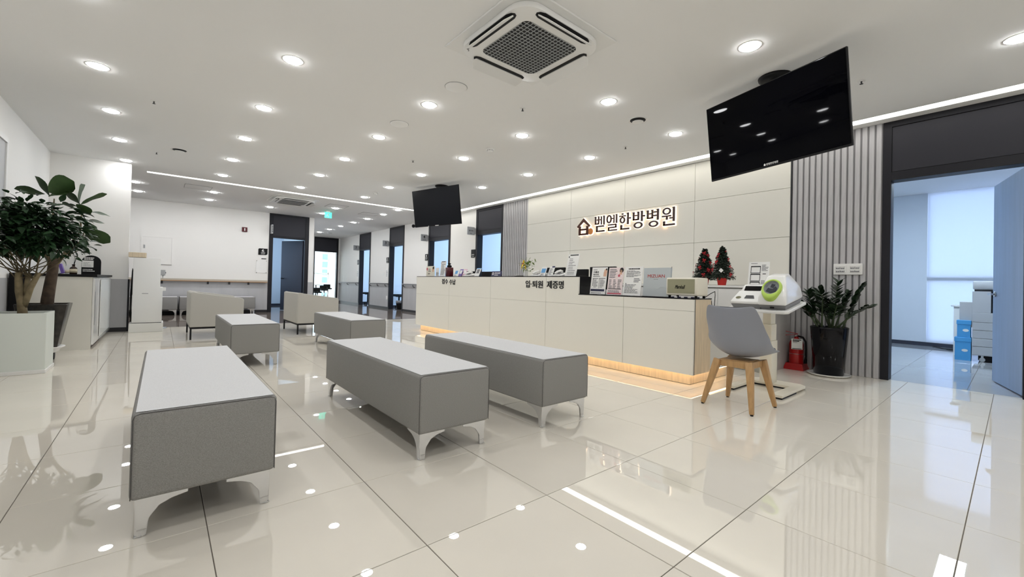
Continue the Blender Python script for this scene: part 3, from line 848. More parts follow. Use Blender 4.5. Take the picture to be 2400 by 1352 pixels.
b = MB(); rows(b, io+Vector(UW[0])*.12+iv*.20+iN*.0005, UW[0], iv, .058, .065, 6, seed=3); rows(b, io+Vector(UW[0])*.12+iv*.06+iN*.0005, UW[0], iv, .055, .05, 4, seed=4)
rows(b, io+Vector(UW[0])*.02+iv*.272+iN*.0005, UW[0], iv, .07, .010, 1, seed=5)
b.build('printing', 'ink_grey', ic)
# power cord hanging under the table
pc = MB().tube([(4.42, 1.66, .733), (4.40, 1.665, .70), (4.42, 1.70, .665), (4.50, 1.78, .655), (4.62, 1.86, .66)], .005, 8).build('power_cord', 'black_matte')
tag(pc, 'black power cord drooping beneath the monitor table top', 'cable')
# ================================================================== THINGS ON THE HIGH COUNTER
HZ = ZH+.010; LZ = ZL+.011
def card(name, label, y1, y0, z, h, x=4.0, lean=.0, m='paper', prints=(), t=.003, group=None, cat='sign', base=True, foot='acrylic'):
    """upright sheet facing -x between y1 (left) and y0 (right); lean = how far the top tips back"""
    th = thing(name, label, cat, (x, (y0+y1)/2, z), 0, group)
    v = Vector((lean, 0, h)); L = v.length; v.normalize(); u = Vector((0,-1,0)); n = u.cross(v)
    o = Vector((x, y1, z+.004))
    w = y1-y0
    MB().prism([(0,0), (w,0), (w,L), (0,L)], o, u, v, n, -t).build('sheet', m, th)
    if base: MB().box(x-.012, x+.055, y0, y1, z, z+.004).build('foot', foot, th)
    for k, (mm, fn) in enumerate(prints):
        b = MB(); fn(b, o+n*.0006, u, v, w, L); b.build('printing', mm, th)
    return th
def rect(xa, ya, xb, yb):
    return lambda b, o, u, v, w, L: b.prism([(xa*w,ya*L), (xb*w,ya*L), (xb*w,yb*L), (xa*w,yb*L)], o, u, v, Vector(u).cross(Vector(v)), .0008)
def multi(*fns):
    def f(b, o, u, v, w, L):
        for g in fns: g(b, o, u, v, w, L)
    return f
def para(xa, ya, xb, yb, n, seed, wmin=.5, fill=.5):
    return lambda b, o, u, v, w, L: rows(b, Vector(o)+Vector(u)*xa*w+Vector(v)*ya*L, u, v, (xb-xa)*w, (yb-ya)*L, n, fill, .0008, seed, wmin)
def disc(cx, cy, r, k=1.0):
    return lambda b, o, u, v, w, L: b.prism([(cx*w+r*w*math.cos(2*PI*i/16), cy*L+r*w*k*math.sin(2*PI*i/16)) for i in range(16)], o, u, v, Vector(u).cross(Vector(v)), .0009)
def word(t, xa, ya, xb, yb, bold=.0, shear=0.):
    return lambda b, o, u, v, w, L: text(b, t, Vector(o)+Vector(u)*xa*w+Vector(v)*ya*L, u, v, (xb-xa)*w, (yb-ya)*L, .0009, bold, shear)
card('leaflet_holder', 'cream picture leaflet with a pink round badge at the far left end of the counter', 7.42, 7.09, HZ, .195, prints=(
    ('ink_pink', disc(.10, .72, .085)), ('skin_print', disc(.80, .62, .09, 1.4)), ('ink', multi(disc(.83, .82, .085, 1.), para(.2, .2, .6, .35, 2, 3))), ('ink_grey', para(.25, .45, .65, .8, 3, 8))), m='cream_plastic')
card('leaflet_holder', 'small pale acrylic stand with grey print beside the pink badged leaflet', 7.05, 6.93, HZ, .16, prints=(('ink_grey', para(.1, .1, .9, .5, 4, 5)),))
card('price_board', 'tall narrow white price board at the left end of the counter, beside the maroon bottle', 6.91, 6.72, HZ, .285, lean=.03, prints=(
    ('ink', multi(rect(.15, .92, .85, .965), rect(.04, .83, .11, .90))), ('ink_grey', para(.15, .1, .9, .85, 9, 2))))
bt = thing('pump_bottle', 'square maroon pump bottle with a black cap on the counter', 'bottle', (4.02, 6.60, HZ))
MB().box(3.975, 4.065, 6.525, 6.665, HZ, HZ+.165).build('body', 'maroon', bt, bevel=.012, seg=2)
b = MB(); b.lathe([(.03, 0), (.045, .012), (.045, .03), (.022, .045), (.018, .062), (.03, .064), (.03, .078), (.0, .08)], (4.02, 6.60, HZ+.164), 16); b.build('cap', 'black_gloss', bt)
for lab, ya, yb, hh, mm, pm, dx in (('blue leaflet on the counter next to the maroon bottle', 6.43, 6.31, .115, 'paper', 'blue_print', 0),
                                ('purple leaflet on the counter between a blue and a pink one', 6.29, 6.19, .125, 'purple_print', 'paper', .012),
                                ('pale pink leaflet on the counter to the right of the purple one', 6.18, 6.08, .125, 'pink_print', 'paper', .02)):
    card('leaflet', lab, ya, yb, HZ, hh, x=4.0+dx, lean=.05, m=mm, prints=((pm, multi(rect(.15, .35, .85, .85))), ('ink_grey', para(.15, .08, .85, .28, 2, 4))), cat='leaflet', group='leaflets by the maroon bottle')
def phone(label, y0, y1, x=4.05):
    t = thing('desk_phone', label, 'telephone', (x, (y0+y1)/2, HZ))
    b = MB(); w = y1-y0
    b.prism([(-.09, 0), (.09, 0), (.09, .055), (-.09, .016)], (x, y1, HZ), (1,0,0), (0,0,1), (0,-1,0), w); b.build('base', 'white_plastic', t, bevel=.005, seg=2)
    b = MB(); b.tube([(x-.05, y1-.03, HZ+.04), (x-.01, y1-.028, HZ+.062), (x+.05, y1-.028, HZ+.078), (x+.085, y1-.03, HZ+.07)], .017, 8); b.build('handset', 'white_plastic', t)
    b = MB()
    for r in range(3):
        for c in range(3): b.box(x-.06+r*.03, x-.042+r*.03, y0+.05+c*.03, y0+.07+c*.03, HZ+.022+r*.0065, HZ+.030+r*.0065)
    b.build('keys', 'mid_grey', t)
phone('white desk telephone on the counter in front of the left monitor', 5.88, 6.06)
card('qr_card_stand', 'small white card stand tilted back, left of the navy name plate', 5.775, 5.645, HZ, .135, lean=.055, prints=(('ink_grey', multi(rect(.2, .35, .8, .85))), ('blue_print', rect(.0, .92, 1., 1.))))
np_ = card('name_plate', 'navy name plate with a round white emblem and small white lettering on the counter', 5.31, 5.06, HZ, .078, lean=.02, m='navy_plate', prints=(('paper', multi(disc(.16, .5, .09), para(.32, .5, .92, .85, 2, 6, .7), para(.32, .12, .8, .4, 2, 7, .6))), ('navy_plate', disc(.16, .5, .06))))
# flowers
fv = thing('flower_vase', 'white vase with a yellow lily and green sprigs on the counter', 'vase', (4.03, 4.52, HZ))
b = MB(); b.lathe([(.032, 0), (.034, .004), (.030, .02), (.030, .125), (.032, .13), (.027, .13), (.025, .03), (0, .03)], (4.03, 4.52, HZ), 16); b.build('vase', 'white_gloss', fv)
b = MB(); rnd = random.Random(5)
for k in range(20):
    a = rnd.uniform(0, 2*PI); e = rnd.uniform(.03, .16); zt = rnd.uniform(.08, .22)
    yb = 4.52-.03*rnd.random()+math.cos(a)*e*1.1-.035
    b.tube([(4.03, 4.515, HZ+.12), (4.03+math.sin(a)*e*.4, 4.515+(yb-4.515)*.5, HZ+.13+zt*.45), (4.03+math.sin(a)*e*.8, yb, HZ+.06+zt)], .0016, 4)
b.build('stems', 'flower_green', fv)
lm = MB(); lm.smooth = True; lm.add([(0,0,0), (.02,-.011,.004), (.02,.011,.004), (.045,-.009,.002), (.045,.009,.002), (.066,0,-.006)], [(0,1,2), (1,3,4,2), (3,5,4)])
lm = lm.mesh('leaf', ['flower_green'])
for k in range(46):
    a = rnd.uniform(0, 2*PI); e = rnd.uniform(.02, .16)
    child('leaf', lm, fv, (math.sin(a)*e*.6, math.cos(a)*e*1.0-.03, rnd.uniform(.05, .225)), (rnd.uniform(-1, 1), rnd.uniform(-1.2, .6), a+rnd.uniform(-1, 1)), (rnd.uniform(.6, 1.1),)*3)
pm = MB(); pm.smooth = True; pm.add([(0,0,0), (.02,-.012,.012), (.02,.012,.012), (.045,-.012,.018), (.045,.012,.018), (.062,0,.012)], [(0,1,2), (1,3,4,2), (3,5,4)])
pm = pm.mesh('petal', ['flower_yellow'])
def dir_euler(d):
    d = Vector(d).normalized(); y = Vector((0,0,1)).cross(d); y = y.normalized() if y.length > .02 else Vector((0,1,0))
    return Matrix((d, y, d.cross(y))).transposed().to_euler()
for k in range(6): child('petal', pm, fv, (-.05, .0, .18), dir_euler((-.45, math.cos(k*PI/3+.3), math.sin(k*PI/3+.3))), (1.05,)*3)
b = MB().ball((3.972, 4.52, HZ+.18), .011, 8); b.build('flower_centre', 'ink_red', fv)
for kx, (yy, zz) in enumerate(((4.47, .14), (4.46, .105), (4.55, .115))):
    for k in range(5): child('petal', pm, fv, (-.06, yy-4.52, zz), dir_euler((-.6, math.cos(k*2*PI/5), math.sin(k*2*PI/5))), (.6,)*3)
sa = thing('saucer', 'white saucer under the flower vase on the counter', 'saucer', (4.0, 4.60, HZ))
b = MB(); b.lathe([(.04, 0), (.075, .008), (.08, .014), (.07, .011), (0, .006)], (3.985, 4.61, HZ), 20); b.build('dish', 'white_gloss', sa)
phone('white desk telephone on the counter between the flowers and the blue leaflets', 4.18, 4.36)
card('leaflet', 'blue and white leaflet on the counter, left one of the pair before the second monitor', 4.205, 4.10, HZ, .13, lean=.05, prints=(('blue_print', rect(.12, .35, .88, .8)), ('ink_grey', para(.1, .08, .9, .28, 3, 9))), cat='leaflet')
card('leaflet', 'white leaflet with a dark blue corner on the counter, right one of the pair', 4.05, 3.955, HZ, .135, lean=.055, prints=(('navy_plate', rect(.45, .86, 1., 1.)), ('ink_grey', para(.15, .15, .85, .8, 6, 11))), cat='leaflet')
phone('white desk telephone on the counter in front of the second monitor from the right', 3.76, 3.93)
card('price_board', 'tall narrow white price board leaning back at the step of the counter', 3.725, 3.535, HZ, .285, x=3.99, lean=.075, prints=(
    ('ink', multi(rect(.17, .925, .9, .97), rect(.06, .83, .14, .90))), ('ink_grey', para(.18, .08, .9, .84, 10, 21, .3, .35))))
# monitors on the inner worktop
def monitor(label, y1, y0, ztop, zb=.735, x=4.50):
    t = thing('computer_monitor', label, 'monitor', (x, (y0+y1)/2, zb), 0, 'monitors behind the counter')
    h = min(.30, ztop-zb-.05)
    MB().box(x-.02, x+.02, y0, y1, ztop-h, ztop).build('screen_back', 'black_matte', t, bevel=.006, seg=1)
    MB().box(x+.005, x+.03, (y0+y1)/2-.03, (y0+y1)/2+.03, zb+.008, ztop-.12).build('stand', 'black_matte', t)
    MB().box(x-.09, x+.11, (y0+y1)/2-.11, (y0+y1)/2+.11, zb, zb+.010).build('stand_foot', 'black_matte', t)
monitor('black monitor back behind the leaflets at the left end of the desk', 6.95, 6.47, 1.175)
monitor('black monitor back behind the navy name plate', 6.235, 5.72, 1.165)
monitor('black monitor back between the leaflet pair and the tall price board', 4.62, 4.19, 1.209)
monitor('black monitor back at the step where the counter drops', 4.16, 3.76, 1.177)
monitor('black monitor back peeking out behind the first poster on the low counter', 3.72, 3.30, 1.205)

# ================================================================== THINGS ON THE LOW COUNTER
def stand(label, y1, y0, h, x, lean, prints, m='paper'):
    return card('poster_stand', label, y1, y0, LZ, h, x, lean, m, prints, cat='poster')
stand('white poster with navy footer band and a face photo on the low counter', 3.292, 3.066, .318, 3.975, .045, (
    ('ink', multi(word('프롤로', .10, .79, .46, .855, .02), word('테라피', .10, .70, .46, .765, .02), rect(.10, .655, .56, .672), rect(.10, .575, .46, .592), rect(.50, .575, .93, .592),
                  *[rect(.12, .535-.055*k, .17, .565-.055*k) for k in range(5)], *[rect(.53, .54-.045*k, .565, .562-.045*k) for k in range(8)])),
    ('ink_navy', rect(.04, .105, .93, .185)), ('skin_print', multi(disc(.90, .83, .10, 1.5), rect(.78, .66, .97, .82))), ('ink', multi(disc(.95, .92, .045, 1.2))),
    ('ink_grey', multi(para(.2, .25, .46, .56, 8, 3), para(.6, .25, .93, .56, 8, 4), para(.08, .03, .8, .08, 1, 6), para(.10, .90, .4, .94, 1, 5)))))
stand('pinkish poster with a dark haired woman, middle of three on the low counter', 3.045, 2.84, .312, 3.978, .045, (
    ('ink', multi(disc(.86, .90, .13, 1.1), rect(.08, .20, .93, .222))), ('skin_print', multi(disc(.82, .865, .085, 1.3), rect(.74, .74, .90, .80))), ('ink_pink', multi(disc(.72, .70, .075), rect(.04, .02, .96, .065))),
    ('ink_grey', multi(para(.08, .62, .6, .97, 6, 12, .7), para(.08, .24, .33, .58, 6, 13), para(.37, .24, .62, .58, 6, 14), para(.67, .24, .92, .58, 6, 15), para(.08, .08, .9, .18, 2, 16, .8)))), m='paper_pink')
stand('plain white price list poster nearest the silver box on the low counter', 2.822, 2.595, .318, 3.97, .06, (
    ('ink', multi(para(.18, .905, .85, .945, 1, 31, .95, .9), rect(.10, .395, .14, .425))), ('ink_grey', multi(para(.10, .64, .92, .88, 8, 32), para(.55, .46, .93, .62, 3, 33), para(.08, .08, .9, .40, 8, 34)))))
bo = thing('dropper_bottle', 'dark bottle with olive neck between the price list and the silver box', 'bottle', (4.12, 2.58, LZ))
b = MB(); b.lathe([(.032, 0), (.036, .01), (.036, .13), (.028, .15), (.028, .20), (.0, .205)], (4.12, 2.58, LZ), 16); b.build('body', 'amber_glass', bo)
MB().lathe([(.030, .14), (.031, .205), (0, .21)], (4.12, 2.58, LZ), 16).build('cap', 'olive_grille', bo)
sb_ = card('silver_brochure_box', 'silver brochure stand with red lettering on the low counter beside the speaker', 2.572, 2.262, LZ, .30, 3.985, .018, 'silver_box', (
    ('ink_red', word('MIZUAN', .16, .655, .80, .765, .0)), ('ink_grey', word('미즈안', .40, .58, .56, .61))), t=.03, foot='black_matte')
MB().bar((4.03, 2.275, LZ), (4.035, 2.268, LZ+.315), .004).build('rod', 'black_matte', sb_)
# speaker
sp = thing('bluetooth_speaker', 'cream retro speaker with an olive grille and script lettering on the low counter', 'speaker', (4.06, 2.12, LZ))
SX, SB = 3.958, LZ+.022
MB().box(SX, SX+.215, 1.955, 2.285, SB, SB+.178).build('cabinet', 'cream_plastic', sp, bevel=.012, seg=3)
MB().box(SX-.003, SX+.004, 1.985, 2.268, SB+.022, SB+.162).build('grille', 'olive_grille', sp)
b = MB(); text(b, 'Marshall', (SX-.0035, 2.185, SB+.068), *UW, .105, .036, .003, .0, .45); b.build('lettering', 'black_matte', sp)
for fx in (SX+.03, SX+.19):
    for fy in (1.985, 2.26): MB().cone((fx, fy, LZ), (fx, fy, SB+.004), .013, .013, 10).build('foot', 'black_matte', sp)
cr = thing('cable_plate', 'flat dark bracket with white clips lying under the speaker', 'bracket', (4.0, 2.1, LZ))
b = MB().box(3.975, 4.10, 2.005, 2.235, LZ, LZ+.010); b.build('plate', 'ink_navy', cr)
for k in range(3): MB().box(3.970, 3.985, 2.03+.07*k, 2.06+.07*k, LZ, LZ+.013).build('clip', 'white_plastic', cr)
# router and cables on the inner worktop
ro = thing('white_router', 'white router box on the inner worktop at the near end of the desk', 'router', (4.55, 2.10, .735))
MB().box(4.46, 4.60, 2.06, 2.20, .735, .84).build('body', 'white_plastic', ro, bevel=.006, seg=2)
MB().box(4.456, 4.462, 2.09, 2.15, .805, .811).build('printing', 'ink', ro)
for lab, pts in (('black cable looping over the end of the desk from the speaker', [(4.20, 2.0, LZ+.006), (4.30, 1.985, LZ+.05), (4.42, 2.0, LZ+.07), (4.47, 2.02, LZ+.03), (4.48, 2.03, .740)]),
                 ('black charging cable with a plug rising beside the white router', [(4.36, 2.085, .742), (4.37, 2.07, .80), (4.40, 2.05, .845), (4.43, 2.04, .82), (4.435, 2.035, .762), (4.52, 2.035, .742), (4.62, 2.05, .741)])):
    tag(MB().tube(pts, .0035, 6).build('cable', 'black_matte'), lab, 'cable', 'cables at the desk end')

# ---- two small christmas trees on the ledge
def xmas(label, x, y, z, h, seed, pot):
    t = thing('tabletop_christmas_tree', label, 'christmas tree', (x, y, z), 0, 'tabletop christmas trees')
    b = MB(); b.lathe([(.045, 0), (.047, .004), (.060, .085), (.064, .086), (.064, .098), (.056, .098), (.054, .08), (0, .08)], (x, y, z), 18); b.build('pot', pot, t)
    MB().cone((x, y, z+.07), (x, y, z+h*.93), .008, .004, 6).build('trunk', 'bark_red', t)
    rnd = random.Random(seed); vs = []; fs = []
    n = 260
    for k in range(n):
        q = (k+.5)/n; zz = z+.10+(h-.11)*q; R = (.138*(1-q)**.85+.014)*rnd.uniform(.75, 1.12); a = k*2.39996
        tip = Vector((x+math.cos(a)*R, y+math.sin(a)*R, zz+rnd.uniform(-.02, .012)-.02*(1-q))); root = Vector((x, y, zz+.01))
        d = (tip-root); L = d.length; d.normalize(); s1 = d.cross(Vector((0,0,1))).normalized(); s2 = d.cross(s1)
        for m in range(7):
            c = root+d*L*(.35+.65*m/6)
            for kk in range(5):
                an = rnd.uniform(0, 2*PI); w = s1*math.cos(an)+s2*math.sin(an)
                p1 = c+w*.017+d*.014; sd = d.cross(w)*.0052; i = len(vs)
                vs += [c-sd, c+sd, p1]; fs.append((i, i+1, i+2))
    nb = MB().add(vs, fs); o = nb.build('needles', 'needle', t); o['kind'] = 'stuff'
    bow = MB()
    for s in (-1, 1):
        bow.add([(0,0,0), (-.006, s*.024, .014), (.006, s*.026, -.010), (-.004, s*.012, .02)], [(0,1,2), (0,3,1)])
        bow.add([(0,0,0), (.0, s*.006, -.004), (-.004, s*.02, -.04), (.002, s*.008, -.038)], [(0,1,2,3)])
    bow.ball((0,0,0), .007, 6)
    bm_ = bow.mesh('bow', ['red_bow'])
    for k in range(10):
        q = (k+.7)/11; a = PI+1.3*math.sin(k*2.1+seed)+rnd.uniform(-.3, .3); R = .136*(1-q)**.85+.02
        child('bow', bm_, t, (math.cos(a)*R, math.sin(a)*R, .12+(h-.14)*q), (rnd.uniform(-.6, .6), rnd.uniform(-.4, .4), a-PI), (.85,)*3)
    return t
CT = .992
xmas('small christmas tree with red bows, left one, its pot hidden by the speaker', 5.55, 2.655, CT, .49, 3, 'red_pot')
x2 = xmas('small christmas tree with red bows in a red pot, right one of the two', 5.55, 2.425, CT, .50, 8, 'red_pot')
b = MB(); b.box(-.003, .003, -.02, .02, -.02, .02); b.v = [tuple(Matrix.Rotation(.75, 3, 'X') @ Vector(p) + Vector((5.43, 2.385, CT+.19))) for p in b.v]; b.build('tag', 'paper', x2)
# ================================================================== PLANTS
def leaf_mesh(name, m, L, W, shape='ovate', fold=.25, droop=.2, nseg=5):
    b = MB(); b.smooth = True; vs = []; fs = []
    for i in range(nseg+1):
        t = i/nseg
        if shape == 'ovate': w = math.sin(PI*min(1, t**.8))**.9*(1-.15*t)
        elif shape == 'fig': w = (.10+.9*math.sin(PI*(.06+.90*t)**1.45)**.75)*(1-.0*t)
        else: w = math.sin(PI*t**.9)**.7
        if i == nseg: w = .06
        if i == 0: w = .06
        w *= W/2; z = -droop*L*t*t
        wob = .02*L*math.sin(t*9) if shape == 'fig' else 0
        vs += [(L*t, -w, z+fold*w+wob), (L*t, 0, z), (L*t, w, z+fold*w-wob)]
    for i in range(nseg):
        a = i*3; fs += [(a, a+3, a+4, a+1), (a+1, a+4, a+5, a+2)]
    return b.add(vs, fs).mesh(name, [m])
def orient(d, roll=0.):
    """euler taking +x to direction d with the blade roughly level, then rolled"""
    d = Vector(d).normalized(); y = Vector((0,0,1)).cross(d)
    if y.length < .02: y = Vector((0,1,0))
    y.normalize(); z = d.cross(y)
    M3 = Matrix((d, y, z)).transposed() @ Matrix.Rotation(roll, 3, 'X')
    return M3.to_euler()
# ---- umbrella tree in the white planter
wp = thing('potted_umbrella_tree', 'dense dark green umbrella tree in a square white planter at the left edge', 'plant', (-1.03, 6.03, 0))
b = MB(); x0, x1, y0, y1 = -1.262, -.815, 5.83, 6.225
b.add([(x0,y0,.035),(x1,y0,.035),(x1,y1,.035),(x0,y1,.035),(x0,y0,.562),(x1,y0,.562),(x1,y1,.562),(x0,y1,.562),(x0+.022,y0+.022,.562),(x1-.022,y0+.022,.562),(x1-.022,y1-.022,.562),(x0+.022,y1-.022,.562),(x0+.022,y0+.022,.52),(x1-.022,y0+.022,.52),(x1-.022,y1-.022,.52),(x0+.022,y1-.022,.52)],
      [(3,2,1,0)]+[(k,(k+1)%4,4+(k+1)%4,4+k) for k in range(4)]+[(4+k,4+(k+1)%4,8+(k+1)%4,8+k) for k in range(4)]+[(8+k,8+(k+1)%4,12+(k+1)%4,12+k) for k in range(4)])
b.build('planter', 'planter_white', wp)
MB().box(x0-.008, x1+.008, y0-.008, y1+.008, 0, .035).build('planter_base', 'white_plastic', wp, bevel=.003, seg=1)
MB().box(x0+.02, x1-.02, y0+.02, y1-.02, .49, .522).build('soil', 'soil', wp)
TB = Vector((-.995, 6.03, .52))
for pts, r0, r1 in (([TB+Vector((0,0,-.03)), TB+Vector((-.004,0,.06)), TB+Vector((-.012,0,.14)), TB+Vector((-.030,.01,.24)), TB+Vector((-.038,.02,.34)), TB+Vector((-.040,.02,.42))], .036, .024),
                    ([TB+Vector((0,.01,.09)), TB+Vector((.008,.02,.18)), TB+Vector((.012,.03,.28)), TB+Vector((.020,.04,.40))], .026, .020),
                    ([TB+Vector((.0,0,.09)), TB+Vector((.022,-.01,.17)), TB+Vector((.045,-.02,.27)), TB+Vector((.075,-.02,.36)), TB+Vector((.095,-.02,.42))], .027, .020)):
    MB().tube(pts, r0, 10, r1).build('trunk', 'bark_pale', wp)
rnd = random.Random(11)
CC = Vector((-.985, 6.05, 1.325)); CR = Vector((.47, .36, .37))
tw = MB()
for k in range(28):
    a = rnd.uniform(0, 2*PI); s = Vector((math.cos(a)*rnd.uniform(.3, .85)*CR.x, math.sin(a)*rnd.uniform(.2, .8)*CR.y, rnd.uniform(-.22, .12)))
    base = TB+rnd.choice((Vector((-.04,.02,.41)), Vector((.02,.04,.39)), Vector((.095,-.02,.41)), Vector((-.036,.02,.33)), Vector((.07,-.02,.35))))
    end = CC+s; end.x = max(end.x, XL+.03); mid = base.lerp(end, .5)+Vector((0,0,-.03))
    tw.tube([base, mid, end], .0055, 5, .003)
o = tw.build('twigs', 'twig', wp); o['kind'] = 'stuff'
lms = [leaf_mesh('leaf', 'leaf_dark', L, W, 'ovate', .3, dr) for L, W, dr in ((.115, .060, .25), (.095, .052, .15), (.125, .064, .35))]
def crown_leaf(k):
    while True:
        d = Vector((rnd.gauss(0,1), rnd.gauss(0,1), rnd.gauss(0,1))).normalized()
        if d.z > -.75: break
    r = rnd.uniform(.62, 1.02)
    p = CC+Vector((d.x*CR.x*r, d.y*CR.y*r, d.z*CR.z*r*(1.0 if d.z > 0 else .95)))
    if p.x < XL+.14: p.x = XL+.14+rnd.uniform(0, .12)
    out = Vector((d.x+rnd.gauss(0,.45), d.y+rnd.gauss(0,.45), d.z*.35-.15+rnd.gauss(0,.3)))
    if p.x < XL+.27: out.x = abs(out.x)+.2
    return p, orient(out, rnd.uniform(-.6, .6)), rnd.uniform(.58, .9)
for k in range(295):
    p, e, s = crown_leaf(k); child('leaf', lms[k % 3], wp, p-WLOC[wp.name], e, (s,)*3)
fb_ = MB()
for k in range(1500):
    p, e, s = crown_leaf(k); p = CC+(p-CC)*rnd.uniform(.4, .95)
    me = lms[k % 3]; mx = Matrix.Translation(p) @ e.to_matrix().to_4x4() @ Matrix.Scale(s, 4)
    fb_.smooth = True; fb_.add([mx @ v.co for v in me.vertices], [tuple(q.vertices) for q in me.polygons])
o = fb_.build('inner_foliage', 'leaf_dark', wp); o['kind'] = 'stuff'
# ---- fiddle leaf fig in the dark pot
fp = thing('potted_fiddle_leaf_fig', 'tall fiddle leaf fig with thick brown trunk in a dark pot on a wheeled saucer', 'plant', (-.95, 6.68, 0))
b = MB(); cx, cy = -.95, 6.68
def sq(w, z): return [(cx-w, cy-w, z), (cx+w, cy-w, z), (cx+w, cy+w, z), (cx-w, cy+w, z)]
b.add(sq(.118, .150)+sq(.19, .612)+sq(.172, .612)+sq(.165, .56), [(3,2,1,0)]+[(4*j+k, 4*j+(k+1)%4, 4*j+4+(k+1)%4, 4*j+4+k) for j in range(3) for k in range(4)])
b.build('pot', 'pot_marble', fp, bevel=.006, seg=2)
MB().box(cx-.166, cx+.166, cy-.166, cy+.166, .52, .563).build('soil', 'soil', fp)
b = MB(); b.lathe([(.10, .085), (.12, .10), (.125, .12), (.165, .145), (.165, .152), (.12, .150), (0, .150)], (cx, cy, 0), 24); b.build('saucer', 'white_plastic', fp)
for a in range(4):
    xx, yy = cx+.085*math.cos(PI/4+a*PI/2), cy+.085*math.sin(PI/4+a*PI/2)
    b = MB(); b.cone((xx-.018, yy, .042), (xx+.018, yy, .042), .042, .042, 14); b.box(xx-.012, xx+.012, yy-.015, yy+.015, .06, .092); b.build('caster', 'black_matte', fp)
MB().tube([(cx+.015, cy, .53), (cx+.02, cy, .66), (cx+.035, cy-.0, .82), (cx+.05, cy, .97), (cx+.06, cy, 1.15)], .054, 14, .040).build('trunk', 'bark_red', fp)
for pts, r in (([(cx+.05, cy, .98), (cx+.02, cy, 1.2), (cx+.04, cy-.02, 1.5), (cx+.05, cy-.06, 1.74)], .026), ([(cx+.06, cy, 1.05), (cx+.13, cy, 1.15), (cx+.25, cy-.02, 1.42), (cx+.26, cy-.05, 1.66)], .022), ([(cx+.06, cy, 1.0), (cx+.14, cy-.02, 1.15), (cx+.26, cy-.04, 1.3), (cx+.30, cy-.05, 1.48)], .018),
               ([(cx+.04, cy, 1.02), (cx-.04, cy+.02, 1.2), (cx-.12, cy+.02, 1.5)], .02)):
    MB().tube(pts, r, 8, r*.2).build('branch', 'bark_pale', fp)
FIG = [((-.926,1.749),(-1.022,1.959),.083,-.05,.9), ((-.927,1.79),(-.766,1.951),.2,-.10,-1.2), ((-.951,1.763),(-1.166,1.809),.093,-.12,.7), ((-.935,1.748),(-.789,1.844),.07,-.06,.5), ((-.701,1.708),(-.69,1.927),.194,-.08,-1.35), ((-.705,1.708),(-.818,1.835),.09,.0,.6), ((-.688,1.696),(-.509,1.866),.08,-.1,-.5),
       ((-.726,1.648),(-.827,1.695),.09,-.1,.5), ((-.721,1.691),(-.616,1.611),.09,-.12,-.5), ((-.64,1.627),(-.457,1.617),.08,-.06,.35), ((-.623,1.515),(-.501,1.529),.08,-.1,.4), ((-.668,1.43),(-.45,1.316),.13,-.12,-.9), ((-.662,1.44),(-.544,1.327),.13,-.05,-.7), ((-.706,1.632),(-.626,1.5),.08,-.12,.6), ((-.668,1.444),(-.568,1.483),.09,-.08,.7)]
for (bx_, bz), (tx_, tz), w, yy, roll in FIG:
    B = Vector((bx_, 6.62+yy, bz)); T = Vector((tx_, 6.62+yy*.3, tz)); L = (T-B).length
    me = leaf_mesh('leaf', 'leaf_fig', L, max(.11, w*1.15), 'fig', .18, .10, 8)
    child('leaf', me, fp, B-WLOC[fp.name], orient(T-B, roll))
# ---- zz plant in the black pot
zp = thing('potted_zz_plant', 'glossy zz plant in a tapered black pot on a white saucer beside the ribbed wall', 'plant', (5.83, 1.35, 0))
zx, zy = 5.83, 1.35
b = MB(); b.lathe([(.13, .008), (.18, .012), (.200, .028), (.203, .034), (.192, .030), (.14, .022), (0, .02)], (zx, zy, 0), 32); b.v = [(p[0], p[1], max(0, p[2]-.008)) for p in b.v]; b.build('saucer', 'white_gloss', zp)
b = MB(); b.lathe([(.132, .016), (.140, .02), (.178, .52), (.180, .545), (.174, .550), (.168, .545), (.164, .50), (0, .50)], (zx, zy, 0), 36); b.build('pot', 'pot_black', zp)
MB().lathe([(.165, .488), (.165, .512), (0, .516)], (zx, zy, 0), 24).build('soil', 'soil', zp)
zl = leaf_mesh('leaf', 'leaf_zz', .12, .054, 'ovate', .25, .12, 4)
rnd = random.Random(4)
STEMS = [((5.60, 1.66, .93), .06), ((5.66, 1.52, .94), .05), ((5.70, 1.42, .98), .04), ((5.82, 1.27, 1.07), .02), ((5.88, 1.06, 1.04), .03), ((5.72, .965, .80), .09), ((5.60, 1.60, .82), .07),
         ((5.60, 1.36, .90), .05), ((5.95, 1.20, .95), .04), ((5.90, 1.52, .95), .05), ((5.55, 1.22, .80), .06), ((5.66, 1.30, .86), .04)]
for k, (tip, sag) in enumerate(STEMS):
    T = Vector(tip); B = Vector((zx+rnd.uniform(-.07, .07)+(T.x-zx)*.2, zy+rnd.uniform(-.05, .05)+(T.y-zy)*.2, .505))
    mid = B.lerp(T, .5)+Vector((0, 0, sag*.9))
    pts = [B.lerp(mid, t).lerp(mid.lerp(T, t), t) for t in [i/10 for i in range(11)]]
    MB().tube(pts, .0115, 7, .004).build('stem', 'stem_green', zp)
    for i in range(11):
        t = .36+.64*i/11; f = t*10; a = min(9, int(f)); p = pts[a].lerp(pts[a+1], f-a); d = (pts[a+1]-pts[a]).normalized()
        sd = d.cross(Vector((0,0,1))); sd = sd.normalized() if sd.length > .05 else Vector((0,1,0))
        for s in (-1, 1):
            out = sd*s*.9+d*.75+Vector((rnd.gauss(0,.12), rnd.gauss(0,.12), rnd.gauss(.1,.15)))
            if p.x > 5.96 and out.x > 0: out.x = -.1
            child('leaf', zl, zp, p-WLOC[zp.name], orient(out, rnd.uniform(-.4, .4)), (rnd.uniform(.75, 1.1),)*3)
